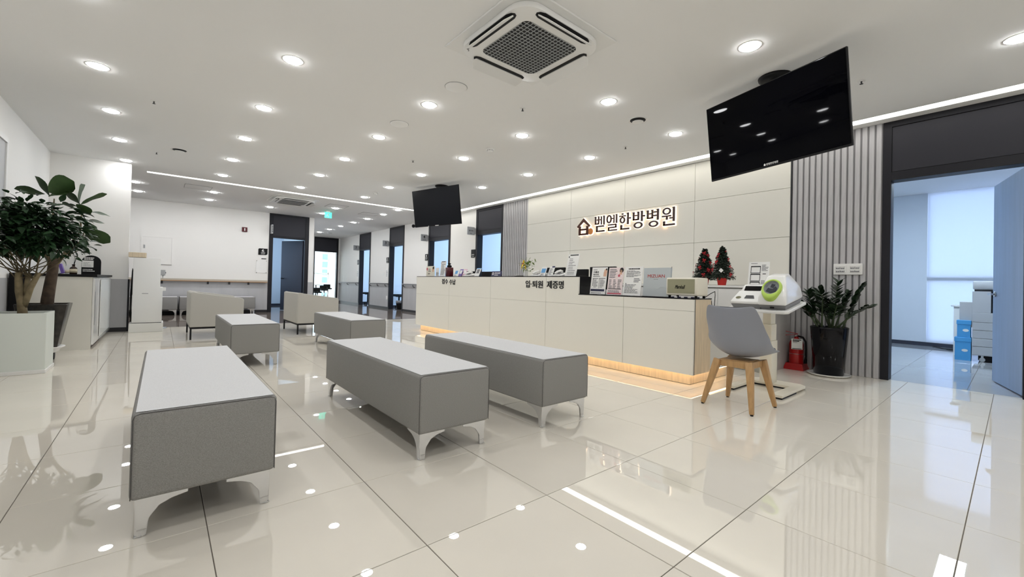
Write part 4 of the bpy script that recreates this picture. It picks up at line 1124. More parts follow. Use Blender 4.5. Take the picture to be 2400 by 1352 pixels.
# ================================================================== CEILING FIXTURES
LX, LY, LA, LB = -.4857, 5.3230, 1.3084, 1.3326
tm = MB(); tm.lathe([(.071, -.001), (.084, -.002), (.086, 0), (.082, .002)], n=28); TRIM = tm.mesh('trim_ring', ['ceiling_paint'])
lm_ = MB(); lm_.lathe([(0, -.014), (.03, -.0135), (.055, -.011), (.068, -.006), (.072, .001)], n=24); LENS = lm_.mesh('lens', ['lens']); LENS2 = lm_.mesh('lens', ['lens_lobby'])
ORD = ['first', 'second', 'third', 'fourth', 'fifth', 'sixth', 'seventh', 'eighth', 'ninth']
def downlight(x, y, label, group):
    t = thing('ceiling_downlight', label, 'light', (x, y, ZC), 0, group)
    child('trim_ring', TRIM, t); child('lens', LENS2 if group != 'main hall downlights' else LENS, t)
ROW = ['row along the left wall', 'second row from the left wall', 'middle row', 'second row from the desk wall', 'row nearest the desk wall']
FIRST = [-1, -1, -1, -3, -4]
for i in range(5):
    for j in range(-5, 4):
        if i == 4 and j == 3: continue
        k = j-FIRST[i]
        lab = 'round ceiling downlight, %s from the front in the %s' % (ORD[k], ROW[i]) if k >= 0 else 'round downlight in the %s, behind the viewpoint, %s one back' % (ROW[i], ORD[-k-1])
        downlight(LX+i*LA, LY+j*LB, lab, 'main hall downlights')
for y, nm in ((11.30, 'nearer'), (12.47, 'farther')):
    for x, wh in ((-.44, 'leftmost, at the partition end'), (.843, 'second from the left'), (2.136, 'below the second cassette unit'), (3.43, 'beside the green exit sign'), (4.71, 'rightmost, nearest the doors')):
        downlight(x, y, 'round downlight in the %s lobby row past the strip, %s' % (nm, wh), 'lobby downlights')
downlight(4.68, 10.31, 'round ceiling downlight almost touching the linear light strip, left of the small television', 'lobby downlights')
for y, nm in ((13.57, 'nearest'), (14.85, 'second'), (16.10, 'third'), (17.38, 'farthest')):
    downlight(4.69, y, 'round corridor downlight, the %s of the four leading to the end room' % nm, 'corridor downlights')
def plate(x, y, label, r=.105):
    t = thing('ceiling_speaker', label, 'speaker', (x, y, ZC))
    b = MB(); b.lathe([(0, -.010), (r-.01, -.010), (r-.002, -.006), (r, 0)], (x, y, ZC), 32); b.build('cover', 'ceiling_paint', t)
    b = MB(); b.lathe([(r, -.0015), (r+.003, -.0015), (r+.003, 0), (r, 0)], (x, y, ZC), 32); b.build('rim', 'mid_grey', t)
plate(2.124, 3.449, 'flat round white ceiling speaker just behind the large cassette air conditioner')
plate(2.127, 4.705, 'flat round white ceiling speaker, the second one farther from the cassette air conditioner')
def diffuser(x, y, label):
    t = thing('round_vent', label, 'vent', (x, y, ZC))
    b = MB(); b.lathe([(.085, 0), (.105, -.006), (.108, 0)], (x, y, ZC), 28); b.build('ring', 'white_plastic', t)
    b = MB(); b.lathe([(0, -.002), (.085, -.002), (.085, .0)], (x, y, ZC), 28); b.build('throat', 'vent_dark', t)
    b = MB(); b.lathe([(0, -.024), (.055, -.022), (.062, -.018), (0, -.012)], (x, y, ZC), 24); b.build('disc', 'white_plastic', t)
diffuser(4.064, 2.731, 'round ceiling diffuser with a dark slot near the large television')
diffuser(.165, 7.974, 'round ceiling diffuser with a dark slot at the left before the partition wall')
diffuser(5.066, 17.34, 'round ceiling diffuser at the far end of the corridor')
def smoke(x, y, label):
    t = thing('smoke_detector', label, 'detector', (x, y, ZC))
    b = MB(); b.lathe([(0, -.012), (.055, -.012), (.058, -.006), (.058, 0)], (x, y, ZC), 24); b.build('base', 'white_plastic', t)
    b = MB(); b.lathe([(0, -.046), (.030, -.044), (.038, -.030), (.042, -.012), (0, -.012)], (x, y, ZC), 24); b.build('chamber', 'white_plastic', t)
    b = MB()
    for k in range(8): a = k*PI/4; b.box(x+math.cos(a)*.038-.004, x+math.cos(a)*.038+.004, y+math.sin(a)*.038-.004, y+math.sin(a)*.038+.004, ZC-.028, ZC-.02)
    b.build('slots', 'dark_grey', t)
smoke(3.464, 4.689, 'white smoke detector in the middle of the hall ceiling')
smoke(3.431, 8.654, 'white smoke detector left of the small television')
for x, y, lab in ((-.105, 5.952, 'tiny sprinkler head at the left of the ceiling, nearer one'), (2.91, 3.377, 'tiny sprinkler head to the right of the first ceiling speaker'), (4.722, .888, 'tiny sprinkler head to the right of the large television'),
                  (4.717, 3.351, 'tiny sprinkler head left of the large television'), (2.935, 5.964, 'tiny sprinkler head in the middle of the ceiling'), (-.098, 8.37, 'tiny sprinkler head beside the left diffuser')):
    t = thing('sprinkler_head', lab, 'sprinkler', (x, y, ZC))
    b = MB(); b.lathe([(.0, -.004), (.026, -.004), (.030, 0)], (x, y, ZC), 18); b.build('escutcheon', 'white_plastic', t)
    b = MB(); b.cone((x, y, ZC-.004), (x, y, ZC-.026), .007, .005, 8); b.lathe([(0, -.030), (.014, -.028), (.014, -.026), (0, -.026)], (x, y, ZC), 12); b.build('head', 'dark_grey', t)
for x, y, lab in ((.55, 10.95, 'outlined square access hatch in the ceiling beyond the light strip, left'), (4.40, 11.55, 'outlined square access hatch in the ceiling before the corridor, right'), (3.36, 11.0, 'outlined square access hatch beside the second cassette unit')):
    t = thing('access_hatch', lab, 'hatch', (x, y, ZC))
    MB().box(x-.22, x+.22, y-.22, y+.22, ZC-.003, ZC).build('lid', 'ceiling_paint', t)
    b = MB()
    for q in ((x-.23, x+.23, y-.23, y-.222), (x-.23, x+.23, y+.222, y+.23), (x-.23, x-.222, y-.222, y+.222), (x+.222, x+.23, y-.222, y+.222)): b.box(*q, ZC-.004, ZC)
    b.build('frame', 'mid_grey', t)
# ---- cassette air conditioners
def cassette(x, y, label, s=.945, flap=True):
    t = thing('cassette_air_conditioner', label, 'air conditioner', (x, y, ZC), 0, 'ceiling cassette air conditioners')
    h = s/2; zb = ZC-.055
    MB().box(x-h, x+h, y-h, y+h, ZC-.014, ZC).build('panel', 'white_plastic', t, bevel=.003, seg=1)
    # body with clipped corners
    r = h-.062; c_ = .17
    def octo(r, c_): return [(-r+c_, -r), (r-c_, -r), (r, -r+c_), (r, r-c_), (r-c_, r), (-r+c_, r), (-r, r-c_), (-r, -r+c_)]
    def rounded(r, cr, n=6):
        o = []
        for sx, sy, a0 in ((1,-1,-PI/2), (1,1,0), (-1,1,PI/2), (-1,-1,PI)):
            for k in range(n+1):
                a = a0+PI/2*k/n; o.append((sx*(r-cr)+cr*math.cos(a), sy*(r-cr)+cr*math.sin(a)))
        return o
    MB().prism(rounded(r, .16), (x, y, ZC-.014), (1,0,0), (0,1,0), (0,0,1), -.041).build('body', 'white_plastic', t, bevel=.006, seg=2)
    # grille: dark recess and bars
    g = .270
    MB().prism(rounded(g, .05), (x, y, zb+.0005), (1,0,0), (0,1,0), (0,0,1), -.002).build('grille_recess', 'vent_dark', t)
    b = MB(); n = 17; p = 2*g/n
    for k in range(n+1):
        q = -g+k*p; lim = g if abs(q) < g-.05 else g-.05+math.sqrt(max(0, .05**2-(abs(q)-(g-.05))**2))
        lim = max(lim, g-.05)
        b.box(x+q-.0026, x+q+.0026, y-lim, y+lim, zb-.005, zb-.001); b.box(x-lim, x+lim, y+q-.0026, y+q+.0026, zb-.005, zb-.001)
    b.build('grille_bars', 'sign_grey', t)
    # four air outlets with swing flaps
    for k in range(4):
        a = k*PI/2; u = Vector((-math.sin(a), math.cos(a), 0)); n_ = Vector((math.cos(a), math.sin(a), 0)); O = Vector((x, y, 0))
        L = .265
        sl = [(-L, .0), (-L+.015, .022), (-L+.05, .036), (L-.05, .036), (L-.015, .022), (L, .0), (L-.01, -.022), (L-.04, -.034), (-L+.04, -.034), (-L+.01, -.022)]
        o = O+n_*(r-.042)+Vector((0,0,zb+.0005))
        MB().prism([(yy, xx) for xx, yy in sl] if False else [(xx, yy) for xx, yy in sl], o, u, n_, (0,0,-1), .003).build('air_outlet', 'vent_dark', t)
        f = MB(); tl = .62 if flap else .2
        fv = n_*math.cos(tl)+Vector((0,0,-math.sin(tl)))*1.0
        fo = O+n_*(r-.035)+Vector((0,0,zb-.012))
        f.prism([(-L+.02, -.012), (L-.02, -.012), (L-.0, .012), (L-.035, .075), (-L+.035, .075), (-L, .012)], fo, u, fv, u.cross(fv), .006)
        f.build('flap', 'white_plastic', t, bevel=.002, seg=1)
        f = MB(); f.prism([(-L+.03, 0), (L-.03, 0), (L-.03, .008), (-L+.03, .008)], O+n_*(r-.046)+Vector((0,0,zb-.004)), u, n_, (0,0,1), .004); f.build('vane', 'steel', t)
    b = MB(); b.box(x-.37, x-.355, y+.30, y+.315, zb-.0012, zb); b.ball((x-.345, y+.325, zb), .006, 8, (1,1,.3)); b.build('status_marks', 'ink', t)
    b2 = MB(); text(b2, 'inverter', (x+.285, y+.22, zb-.0003), (0,-1,0), (1,0,0), .07, .014, .0008, .0).build('lettering', 'ink_grey', t)
cassette(2.151, 2.437, 'large white four-way cassette air conditioner in the hall ceiling above the benches')
cassette(2.345, 10.92, 'white four-way cassette air conditioner in the lobby ceiling past the light strip', .93, False)
# ---- exit sign
ex = thing('exit_sign', 'small green running man exit sign hanging below the ceiling', 'sign', (3.43, 11.95, ZC))
MB().box(3.345, 3.525, 11.935, 11.965, ZC-.185, ZC-.03).build('housing', 'exit_green', ex)
b = MB(); o = Vector((3.43, 11.9345, ZC-.11))
b.ball(o+Vector((.012, 0, .045)), .012, 8, (1, .1, 1))
for p, q, w in (((.005, .03), (-.008, -.005), .018), ((.0, .025), (.035, .015), .009), ((.0, .025), (-.03, .02), .009), ((-.008, -.005), (.02, -.03), .011), ((.02, -.03), (.012, -.055), .010), ((-.008, -.005), (-.04, -.03), .011)):
    b.bar(o+Vector((p[0], 0, p[1])), o+Vector((q[0], 0, q[1])), w, .002, up=(0,1,0))
b.build('running_man', 'paper', ex)
MB().box(3.38, 3.48, 11.925, 11.975, ZC-.03, ZC).build('ceiling_mount', 'white_plastic', ex)
MB().box(3.30, 3.57, 11.94, 11.96, ZC-.034, ZC-.03).build('top_bar', 'white_plastic', ex)
# ---- dome camera
t = thing('cctv_camera', 'small black dome camera by the small television', 'camera', (5.98, 12.0, ZC-.10))
MB().ball((5.98, 12.0, ZC-.12), .055, 14).build('dome', 'black_gloss', t)
MB().cone((5.98, 12.0, ZC-.09), (5.98, 12.0, ZC), .03, .045, 12).build('mount', 'white_plastic', t)

# ================================================================== TELEVISIONS
def tv(label, c, yaw, tilt, W, m, mount, logo=True):
    t = thing('ceiling_television', label, 'television', c)
    n = Vector((math.cos(yaw)*math.cos(tilt), math.sin(yaw)*math.cos(tilt), -math.sin(tilt)))
    u = Vector((-math.sin(yaw), math.cos(yaw), 0))        # reading direction seen from the front
    v = n.cross(u); C_ = Vector(c); H_ = W*.575
    b = MB().obox(C_-n*.010, u, v, n, W/2, H_/2, .010); b.build('case', 'black_matte', t, bevel=.004, seg=1)
    b = MB().prism([(-W/2+.008, -H_/2+.016), (W/2-.008, -H_/2+.016), (W/2-.008, H_/2-.008), (-W/2+.008, H_/2-.008)], C_+n*.0002, u, v, n, .0015); b.build('screen', m, t)
    b = MB().obox(C_-n*.044-v*.04, u, v, n, W*.30, H_*.27, .026); b.build('rear_housing', 'black_matte', t, bevel=.01, seg=1)
    if logo:
        b = MB(); text(b, '벧엘한방병원', C_+n*.0018-v*(H_/2-.018)-u*.04, u, v, .105, .018, .0006, .01); b.build('lettering', 'paper', t)
        b = MB(); b.prism([(0,0), (.016,0), (.016,.012), (.008,.02), (0,.012)], C_+n*.0018-v*(H_/2-.018)-u*.062, u, v, n, .0006); b.build('logo', 'paper', t)
    else:
        b = MB(); b.prism([(0,0), (.09,0), (.09,.012), (0,.012)], C_+n*.0018-v*(H_/2-.002)-u*.05, u, v, n, .0006); b.prism([(0,0), (.02,0), (.02,.01), (0,.01)], C_+n*.0018-v*(H_/2-.002)-u*.24, u, v, n, .0006); b.build('status_lights', 'paper', t)
    mx, my = mount
    b = MB(); b.lathe([(0, -.035), (.10, -.035), (.125, -.02), (.13, 0)], (mx, my, ZC), 28); b.build('ceiling_plate', 'black_matte', t)
    b = MB(); b.cone((mx, my, ZC-.03), (mx, my, C_.z+.05), .028, .028, 14); b.bar((mx, my, C_.z+.05), C_-n*.08, .05, .05); b.build('pole', 'black_matte', t)
tv('large glossy black television hung from the ceiling at the right, reflecting the lights', (3.948, 1.364, 2.354), PI-.2889, .129, 1.23, 'tv_gloss', (4.10, 1.37))
tv('smaller matt black television hung from the ceiling at the far end of the desk', (3.965, 7.06, 2.379), PI+.2637, .156, 1.23, 'tv_matte', (4.12, 7.12), False)

# ================================================================== SIGN ON THE PANELLED WALL
sg = thing('wall_sign', 'backlit dark brown hangul letter sign with a house emblem on the cream wall panels', 'sign', (XR-.036, 4.2, 2.05))
SXF = RWX-.034
glow = MB(); face = MB()
# serif strokes of each syllable in a unit square: (x0, x1, y0, y1) bars and ('o', cx, cy, rx, ry, ix, iy) rings
SYL = [
 [(.05,.19,.50,1.), (.34,.47,.50,1.), (.19,.34,.74,.81), (.05,.47,.48,.57), (.47,.60,.73,.80), (.60,.71,.46,.98), (.83,.97,.42,1.), (.18,.92,.31,.40), (.18,.34,0,.40), (.18,.97,0,.10)],
 [('o',.25,.74,.24,.26,.12,.17), (.46,.63,.72,.79), (.63,.73,.47,.98), (.84,.97,.45,1.), (.16,.92,.34,.42), (.79,.92,.18,.42), (.16,.92,.17,.25), (.16,.30,0,.25), (.16,.97,0,.08)],
 [(.22,.38,.90,1.), (.02,.58,.79,.87), ('o',.30,.59,.23,.20,.11,.12), (.68,.83,.31,1.), (.83,1.,.62,.71), (.13,.29,0,.30), (.13,.88,0,.10)],
 [(.03,.18,.50,.98), (.41,.55,.50,.98), (.18,.41,.73,.80), (.03,.55,.48,.57), (.68,.83,.40,1.), (.83,1.,.65,.74), ('o',.47,.19,.36,.19,.22,.11)],
 [(.02,.17,.50,.98), (.37,.51,.50,.98), (.17,.37,.73,.80), (.02,.51,.48,.57), (.77,.92,.38,1.), (.51,.77,.80,.88), (.51,.77,.60,.68), ('o',.53,.18,.36,.18,.22,.10)],
 [('o',.36,.80,.30,.20,.18,.12), (.02,.68,.49,.57), (.31,.45,.33,.50), (.78,.93,.22,1.), (.55,.78,.37,.45), (.11,.27,0,.26), (.11,.94,0,.10)]]
def syllable(b, k, x, y0, z0, w, hh, e, t):
    o = Vector((x, y0, z0)); u_ = Vector((0,-1,0)); v_ = Vector((0,0,1)); n_ = Vector((-1,0,0))
    for q in SYL[k]:
        if q[0] == 'o':
            _, cx_, cyy, rx, ry, ix, iy = q; M_ = 28; rx = rx*w+e; ry = ry*hh+e; ix = max(.004, ix*w-e); iy = max(.004, iy*hh-e)
            O_ = [(cx_*w+rx*math.cos(2*PI*i/M_), cyy*hh+ry*math.sin(2*PI*i/M_)) for i in range(M_)]; I_ = [(cx_*w+ix*math.cos(2*PI*i/M_), cyy*hh+iy*math.sin(2*PI*i/M_)) for i in range(M_)]
            vs = [o+u_*p+v_*s for p, s in O_+I_]; vs += [p+n_*t for p in vs]; fs = []
            for i in range(M_):
                j = (i+1) % M_
                fs += [(i, M_+i, M_+j, j), (2*M_+i, 2*M_+j, 3*M_+j, 3*M_+i), (i, j, 2*M_+j, 2*M_+i), (M_+i, 3*M_+i, 3*M_+j, M_+j)]
            b.add(vs, fs)
        else:
            xa, xb, ya, yb = q; s_ = .012 if (xb-xa) < (yb-ya)*.6 else 0       # little serif slant on top of the uprights
            b.prism([(xa*w-e, ya*hh-e), (xb*w+e, ya*hh-e), (xb*w+e, yb*hh+e), (xa*w-e-(s_ if yb > .9 else 0), yb*hh+e), (xa*w-e, yb*hh+e-s_*1.6)], o, u_, v_, n_, t)
yL, yR = 4.915, 3.31; N = 6; adv = (yL-yR)/N
for k in range(N):
    y0 = yL-k*adv; w = adv*.90; z0 = 1.925-.002*k; hh = .284
    syllable(glow, k, SXF-.004, y0, z0, w, hh, .0085, .026)
    syllable(face, k, SXF-.030, y0, z0, w, hh, .0, .010)
u, v, n = Vector((0,-1,0)), Vector((0,0,1)), Vector((-1,0,0))
def emblem(b, x, e, t, what):
    o = Vector((x, 5.325, 1.895))
    if what == 'house':
        b.prism([(-.004-e, .168-e), (.022, .140-e), (.158, .246-e), (.158, .316+e*1.2)], o, u, v, n, t); b.prism([(.158, .316+e*1.2), (.158, .246-e), (.294, .140-e), (.320+e, .168-e)], o, u, v, n, t)        # roof
        b.prism([(.040-e, 0-e), (.094+e, 0-e), (.094+e, .175), (.040-e, .160)], o, u, v, n, t); b.prism([(.222-e, 0-e), (.276+e, 0-e), (.276+e, .160), (.222-e, .175)], o, u, v, n, t)
        b.prism([(.07, 0-e), (.24, 0-e), (.24, .034+e), (.07, .034+e)], o, u, v, n, t); b.prism([(.07, .088-e), (.24, .088-e), (.24, .122+e), (.07, .122+e)], o, u, v, n, t)
    else:
        b.prism([(.322+(.056+e)*math.cos(k*PI/16), .058+(.058+e)*math.sin(k*PI/16)) for k in range(32)], o, u, v, n, t)
emblem(glow, SXF-.004, .0085, .026, 'house'); emblem(glow, SXF-.004, .011, .024, 'sun')
glow.build('backlit_edge', 'sign_glow', sg); face.build('letter_faces', 'sign_brown', sg)
b = MB(); emblem(b, SXF-.030, 0, .010, 'house'); b.build('house_emblem', 'sign_brown2', sg)
b = MB(); emblem(b, SXF-.028, 0, .009, 'sun'); b.build('sun_emblem', 'sign_orange', sg)
b = MB()
for k in range(N): b.box(SXF-.006, RWX-.03, yL-k*adv-adv*.5-.01, yL-k*adv-adv*.5+.01, 2.0, 2.15)
b.box(SXF-.006, RWX-.03, 5.14, 5.18, 1.95, 2.05); b.build('stand_off', 'white_plastic', sg)

# ================================================================== RIGHT SIDE: THERMOSTATS, EXTINGUISHER
ct = thing('control_panel_pair', 'white wall box holding two remote controllers on the ribbed wall', 'control panel', (XR-.04, 1.236, 1.145))
MB().box(RWX-.042, RWX-.0245, 1.104, 1.368, 1.146, 1.272).build('backplate', 'white_plastic', ct, bevel=.002, seg=1)
for y0 in (1.252, 1.118):
    q = MB().box(RWX-.047, RWX-.042, y0, y0+.10, 1.168, 1.250).build('controller', 'white_gloss', ct, bevel=.002, seg=1)
    b = MB()
    for r in range(2): rows(b, (RWX-.0472, y0+.092, 1.176+.038*r), *UW, .082, .018, 1, .7, .0006, 5+r, .95)
    b.build('printing', 'ink_grey', q)
    b = MB()
    for r in range(2):
        for cc in range(2):
            for (xa, xb, za, zb_) in ((0,.038,0,.002), (0,.038,.026,.028), (0,.002,0,.028), (.036,.038,0,.028)):
                b.prism([(xa,za), (xb,za), (xb,zb_), (xa,zb_)], (RWX-.0472, y0+.093-.043*cc, 1.174+.038*r), *UW, (-1,0,0), .0006)
    b.build('button_outlines', 'mid_grey', q)
fe = thing('fire_extinguisher', 'red fire extinguisher with a white tag on a square red stand beside the cabinet end', 'extinguisher', (5.945, 1.70, 0))
ex_, ey = 5.945, 1.70
b = MB(); b.prism([(-.105, -.105), (.105, -.105), (.105, .105), (-.105, .105)], (ex_, ey, 0), (1,0,0), (0,1,0), (0,0,1), .012)
b.add([(ex_-.105, ey-.105, .012), (ex_+.105, ey-.105, .012), (ex_+.105, ey+.105, .012), (ex_-.105, ey+.105, .012), (ex_-.085, ey-.085, .075), (ex_+.085, ey-.085, .075), (ex_+.085, ey+.085, .075), (ex_-.085, ey+.085, .075)], [(0,1,5,4), (1,2,6,5), (2,3,7,6), (3,0,4,7), (4,5,6,7)])
b.build('stand', 'red_gloss', fe)
b = MB(); b.lathe([(.070, .02), (.074, .035), (.074, .30), (.066, .335), (.035, .365), (.020, .378), (.020, .392), (0, .392)], (ex_, ey, 0), 24); b.build('cylinder', 'red_gloss', fe)
MB().lathe([(.0745, .185), (.0750, .185), (.0750, .190), (.0745, .190)], (ex_, ey, 0), 24).build('band', 'steel', fe)
b = MB(); b.cone((ex_, ey, .392), (ex_, ey, .415), .020, .016, 12); b.cone((ex_-.028, ey, .402), (ex_+.02, ey, .402), .010, .010, 10); b.build('valve', 'steel', fe)
b = MB(); b.bar((ex_, ey-.01, .418), (ex_-.05, ey+.105, .405), .014, .006); b.bar((ex_, ey-.015, .425), (ex_-.055, ey+.10, .452), .014, .006); b.build('lever', 'red_gloss', fe)
b = MB(); b.tube([(ex_-.01, ey-.02, .400), (ex_-.03, ey-.075, .392), (ex_-.035, ey-.105, .34), (ex_-.03, ey-.108, .25), (ex_-.02, ey-.103, .13)], .011, 8); b.cone((ex_-.02, ey-.103, .14), (ex_-.018, ey-.10, .085), .013, .019, 10); b.build('hose', 'black_matte', fe)
MB().ball((ex_-.028, ey-.095, .17), .008, 8).build('hose_clip', 'steel', fe)
v2 = Vector((0, 0, 1)); nx_ = Vector((-.94, -.34, 0)).normalized(); u2 = v2.cross(nx_)
o = Vector((ex_, ey, .245))+nx_*.079-u2*.055
MB().prism([(0,0), (.11,0), (.11,.125), (0,.125)], o, u2, v2, nx_, .002).build('tag', 'paper', fe)
b = MB()
for r, (ya, yb) in enumerate(((.108, .118), (.092, .104))): b.prism([(.012,ya), (.098-.02*r,ya), (.098-.02*r,yb), (.012,yb)], o+nx_*.002, u2, v2, nx_, .0006)
rows(b, o+nx_*.002+u2*.015+v2*.078, u2, v2, .07, .010, 1, seed=3); b.prism([(.008,.004), (.102,.004), (.102,.012), (.008,.012)], o+nx_*.002, u2, v2, nx_, .0006)
b.build('printing', 'ink', fe)

# ================================================================== LEFT SIDE: CABINET, KIOSK, WALL FRAME
lc = thing('refreshment_cabinet', 'beige sided cabinet with a black top and white front doors by the partition wall', 'cabinet', (-.99, 7.43, 0))
cx0, cx1, cy0, cy1, cz = XL+.02, -.635, 7.43, 9.50, .905
MB().box(cx0, cx1-.022, cy0, cy0+.02, .0, cz).build('side_panel', 'panel_cream', lc)
MB().box(cx0, cx1-.024, cy0+.021, cy1, .04, cz-.002).build('carcass', 'white_paint', lc)
MB().box(cx0-.0, cx1+.02, cy0-.015, cy1+.03, cz, cz+.032).build('top', 'black_matte', lc, bevel=.003, seg=1)
for k in range(4):
    y0 = cy0+.002+k*.517
    d_ = MB().box(cx1-.020, cx1, y0, y0+.513, .055, cz-.012).build('door', 'white_gloss', lc, bevel=.0015, seg=1)
    b = MB(); b.box(cx1, cx1+.004, y0+.03, y0+.07, .30, .72); b.build('handle_recess', 'mid_grey', d_)
MB().box(cx0, cx1-.03, cy0+.02, cy1, 0, .04).build('plinth', 'brown_shelf', lc)
MB().box(cx0-.0, cx0+.13, cy0-.012, cy0-.0, .0, cz).build('dark_filler', 'black_matte', lc)
ah = thing('acrylic_pocket', 'clear acrylic pocket holder with white sheets fixed on the cabinet front', 'holder', (cx1+.03, 8.9, .1))
MB().box(cx1+.006, cx1+.012, 8.0, 9.40, .10, .87).build('back_sheet', 'paper', ah)
MB().box(cx1+.014, cx1+.018, 8.0, 9.40, .06, .88).build('pocket', 'acrylic', ah)
CTZ = cz+.032
ab = thing('arched_notice', 'black arched notice board with a white paper on the cabinet top', 'sign', (-.71, 7.9, CTZ))
w = .185; pts = [(0,0), (w,0), (w,.17)]+[(w/2+w/2*math.cos(k*PI/14), .17+.085*math.sin(k*PI/14)) for k in range(1, 14)]+[(0,.17)]
MB().prism(pts, (-.808, 7.9, CTZ), *US, (0,-1,0), -.02).build('board', 'black_matte', ab)
MB().box(-.805, -.695, 7.897, 7.8995, CTZ+.095, CTZ+.185).build('paper', 'paper', ab)
b = MB(); rows(b, (-.785, 7.8985, CTZ+.196), *US, .125, .038, 2, .6, .001, 3, .7); rows(b, (-.795, 7.8985, CTZ+.04), *US, .12, .04, 2, .5, .001, 4, .7); b.build('lettering', 'paper', ab)
b = MB(); rows(b, (-.79, 7.8969, CTZ+.11), *US, .08, .06, 4, .3, .0006, 9); b.build('printing', 'ink_grey', ab)
db_ = thing('diffuser_bottle', 'dark amber reed diffuser bottle with a cream label on the cabinet top', 'bottle', (-.88, 7.9, CTZ))
b = MB(); b.lathe([(.033, 0), (.036, .005), (.036, .075), (.026, .092), (.014, .10), (.014, .118), (.017, .120), (.017, .128), (0, .128)], (-.88, 7.9, CTZ), 20); b.build('bottle', 'amber_glass', db_)
MB().lathe([(.0366, .018), (.0366, .066)], (-.88, 7.9, CTZ), 20).build('label', 'label_cream', db_)
b = MB()
for dx in (-.0, .012, .02): b.bar((-.88, 7.9, CTZ+.10), (-.87+dx, 7.89, CTZ+.23), .003)
b.build('reeds', 'black_matte', db_)
gj = thing('glass_jar', 'small clear jar with a cork coloured label left of the diffuser bottle', 'jar', (-.93, 7.9, CTZ))
MB().lathe([(.022, 0), (.024, .004), (.024, .11), (.018, .125), (0, .127)], (-.932, 7.9, CTZ), 18).build('body', 'acrylic', gj)
MB().lathe([(.0246, .012), (.0246, .05)], (-.932, 7.9, CTZ), 18).build('label', 'label_cream', gj)
lb = thing('leaflet_box', 'blue and white leaflets standing in a box at the back of the cabinet top', 'leaflets', (-1.02, 7.9, CTZ))
for k, (mm, dx) in enumerate((('blue_print', 0), ('paper', .035), ('purple_print', .065))):
    b = MB(); b.obox((-1.06+dx, 7.9+.01*k, CTZ+.066), (1, 0, .25), (0,1,0), (-.25, 0, 1), .022, .045, .062); b.build('leaflet', mm, lb)
# kiosk
kk = thing('payment_kiosk', 'white self service payment kiosk seen from the side at the partition wall end', 'kiosk', (-.17, 9.32, 0))
ky0, ky1 = 9.30, 9.75
MB().prism([(-.388, .0), (.048, .0), (.048, .150), (-.385, .150)], (0, ky0-.01, 0), *US, (0,-1,0), -(ky1-ky0+.02)).build('base', 'white_paint', kk, bevel=.003, seg=1)
MB().prism([(-.355, .158), (.028, .158), (.030, .70), (.030, .752), (-.006, .752), (-.004, 1.245), (-.35, 1.232)], (0, ky0, 0), *US, (0,-1,0), -(ky1-ky0)).build('body', 'white_plastic', kk, bevel=.006, seg=2)
MB().box(.005, .072, ky0+.02, ky1-.02, .690, .748).build('card_shelf', 'white_gloss', kk, bevel=.004, seg=1)
MB().box(-.35, .025, ky0+.004, ky1-.004, .150, .158).build('shadow_gap', 'black_matte', kk)
MB().box(-.235, -.155, ky0-.002, ky0+.002, .640, .648).build('side_slot', 'mid_grey', kk)
MB().prism([(0,0), (0,.005), (.42,.005), (.42,0)], (-.0035, ky1-.02, .80), (0,-1,0), (0,0,1), (1,0,0), .003).build('screen_edge', 'black_gloss', kk)
b = MB(); rnd = random.Random(2)
for k in range(7):
    x = -.372+.012*rnd.random(); b.tube([(x, ky0+.05+.03*k, 1.02+.04*rnd.random()), (x-.012*rnd.random(), ky0+.04+.03*k, .85), (x-.015*rnd.random(), ky0+.04+.02*k, .62), (x-.01, ky0+.05+.02*k, .40), (x+.0, ky0+.04+.02*k, .17)], .0045, 5)
b.build('cable_bundle', 'black_matte', kk)
MB().box(-.366, -.352, ky0+.06, ky1-.06, .62, .98).build('rear_hatch', 'black_matte', kk)
wp_ = thing('wooden_plank', 'short pale wooden beam lying on top of the white kiosk', 'plank', (-.30, 9.4, 1.24))
MB().box(-.415, -.195, ky0-.005, ky0+.20, 1.244, 1.322).build('beam', 'oak_light', wp_, bevel=.003, seg=1)
MB().box(-.37, -.32, ky0+.05, ky0+.10, 1.322, 1.347).build('cap_block', 'white_plastic', wp_)
# sanitizer stand behind the kiosk
st = thing('sanitizer_dispenser', 'grey hand sanitizer dispenser on a post just right of the white kiosk', 'dispenser', (.02, 9.95, 0))
MB().box(-.06, .062, 9.90, 10.02, .955, 1.055).build('housing', 'sign_grey', st, bevel=.006, seg=1)
b = MB(); b.cone((.03, 9.95, .955), (.03, 9.95, .90), .014, .008, 10); b.build('nozzle', 'white_plastic', st)
MB().box(.062, .07, 9.94, 9.98, .99, 1.02).build('sensor', 'dark_grey', st)
MB().cone((-.02, 9.96, .02), (-.02, 9.96, .96), .016, .016, 12).build('post', 'steel', st)
MB().lathe([(.13, 0), (.13, .012), (.02, .02), (0, .02)], (-.02, 9.96, 0), 24).build('foot', 'steel', st)
# wall frame at the left edge
wf = thing('wall_frame', 'white framed board high on the left wall, cut by the picture edge', 'frame', (XL, 6.6, 1.6))
MB().box(XL+.0, XL+.02, 5.90, 7.10, 1.52, 2.36).build('board', 'sign_grey', wf)
b = MB()
for q in ((5.86, 7.14, 2.36, 2.42), (5.86, 7.14, 1.46, 1.52), (7.09, 7.14, 1.52, 2.36), (5.86, 5.91, 1.52, 2.36)): b.box(XL, XL+.035, *q)
b.build('frame', 'white_plastic', wf, bevel=.004, seg=1)

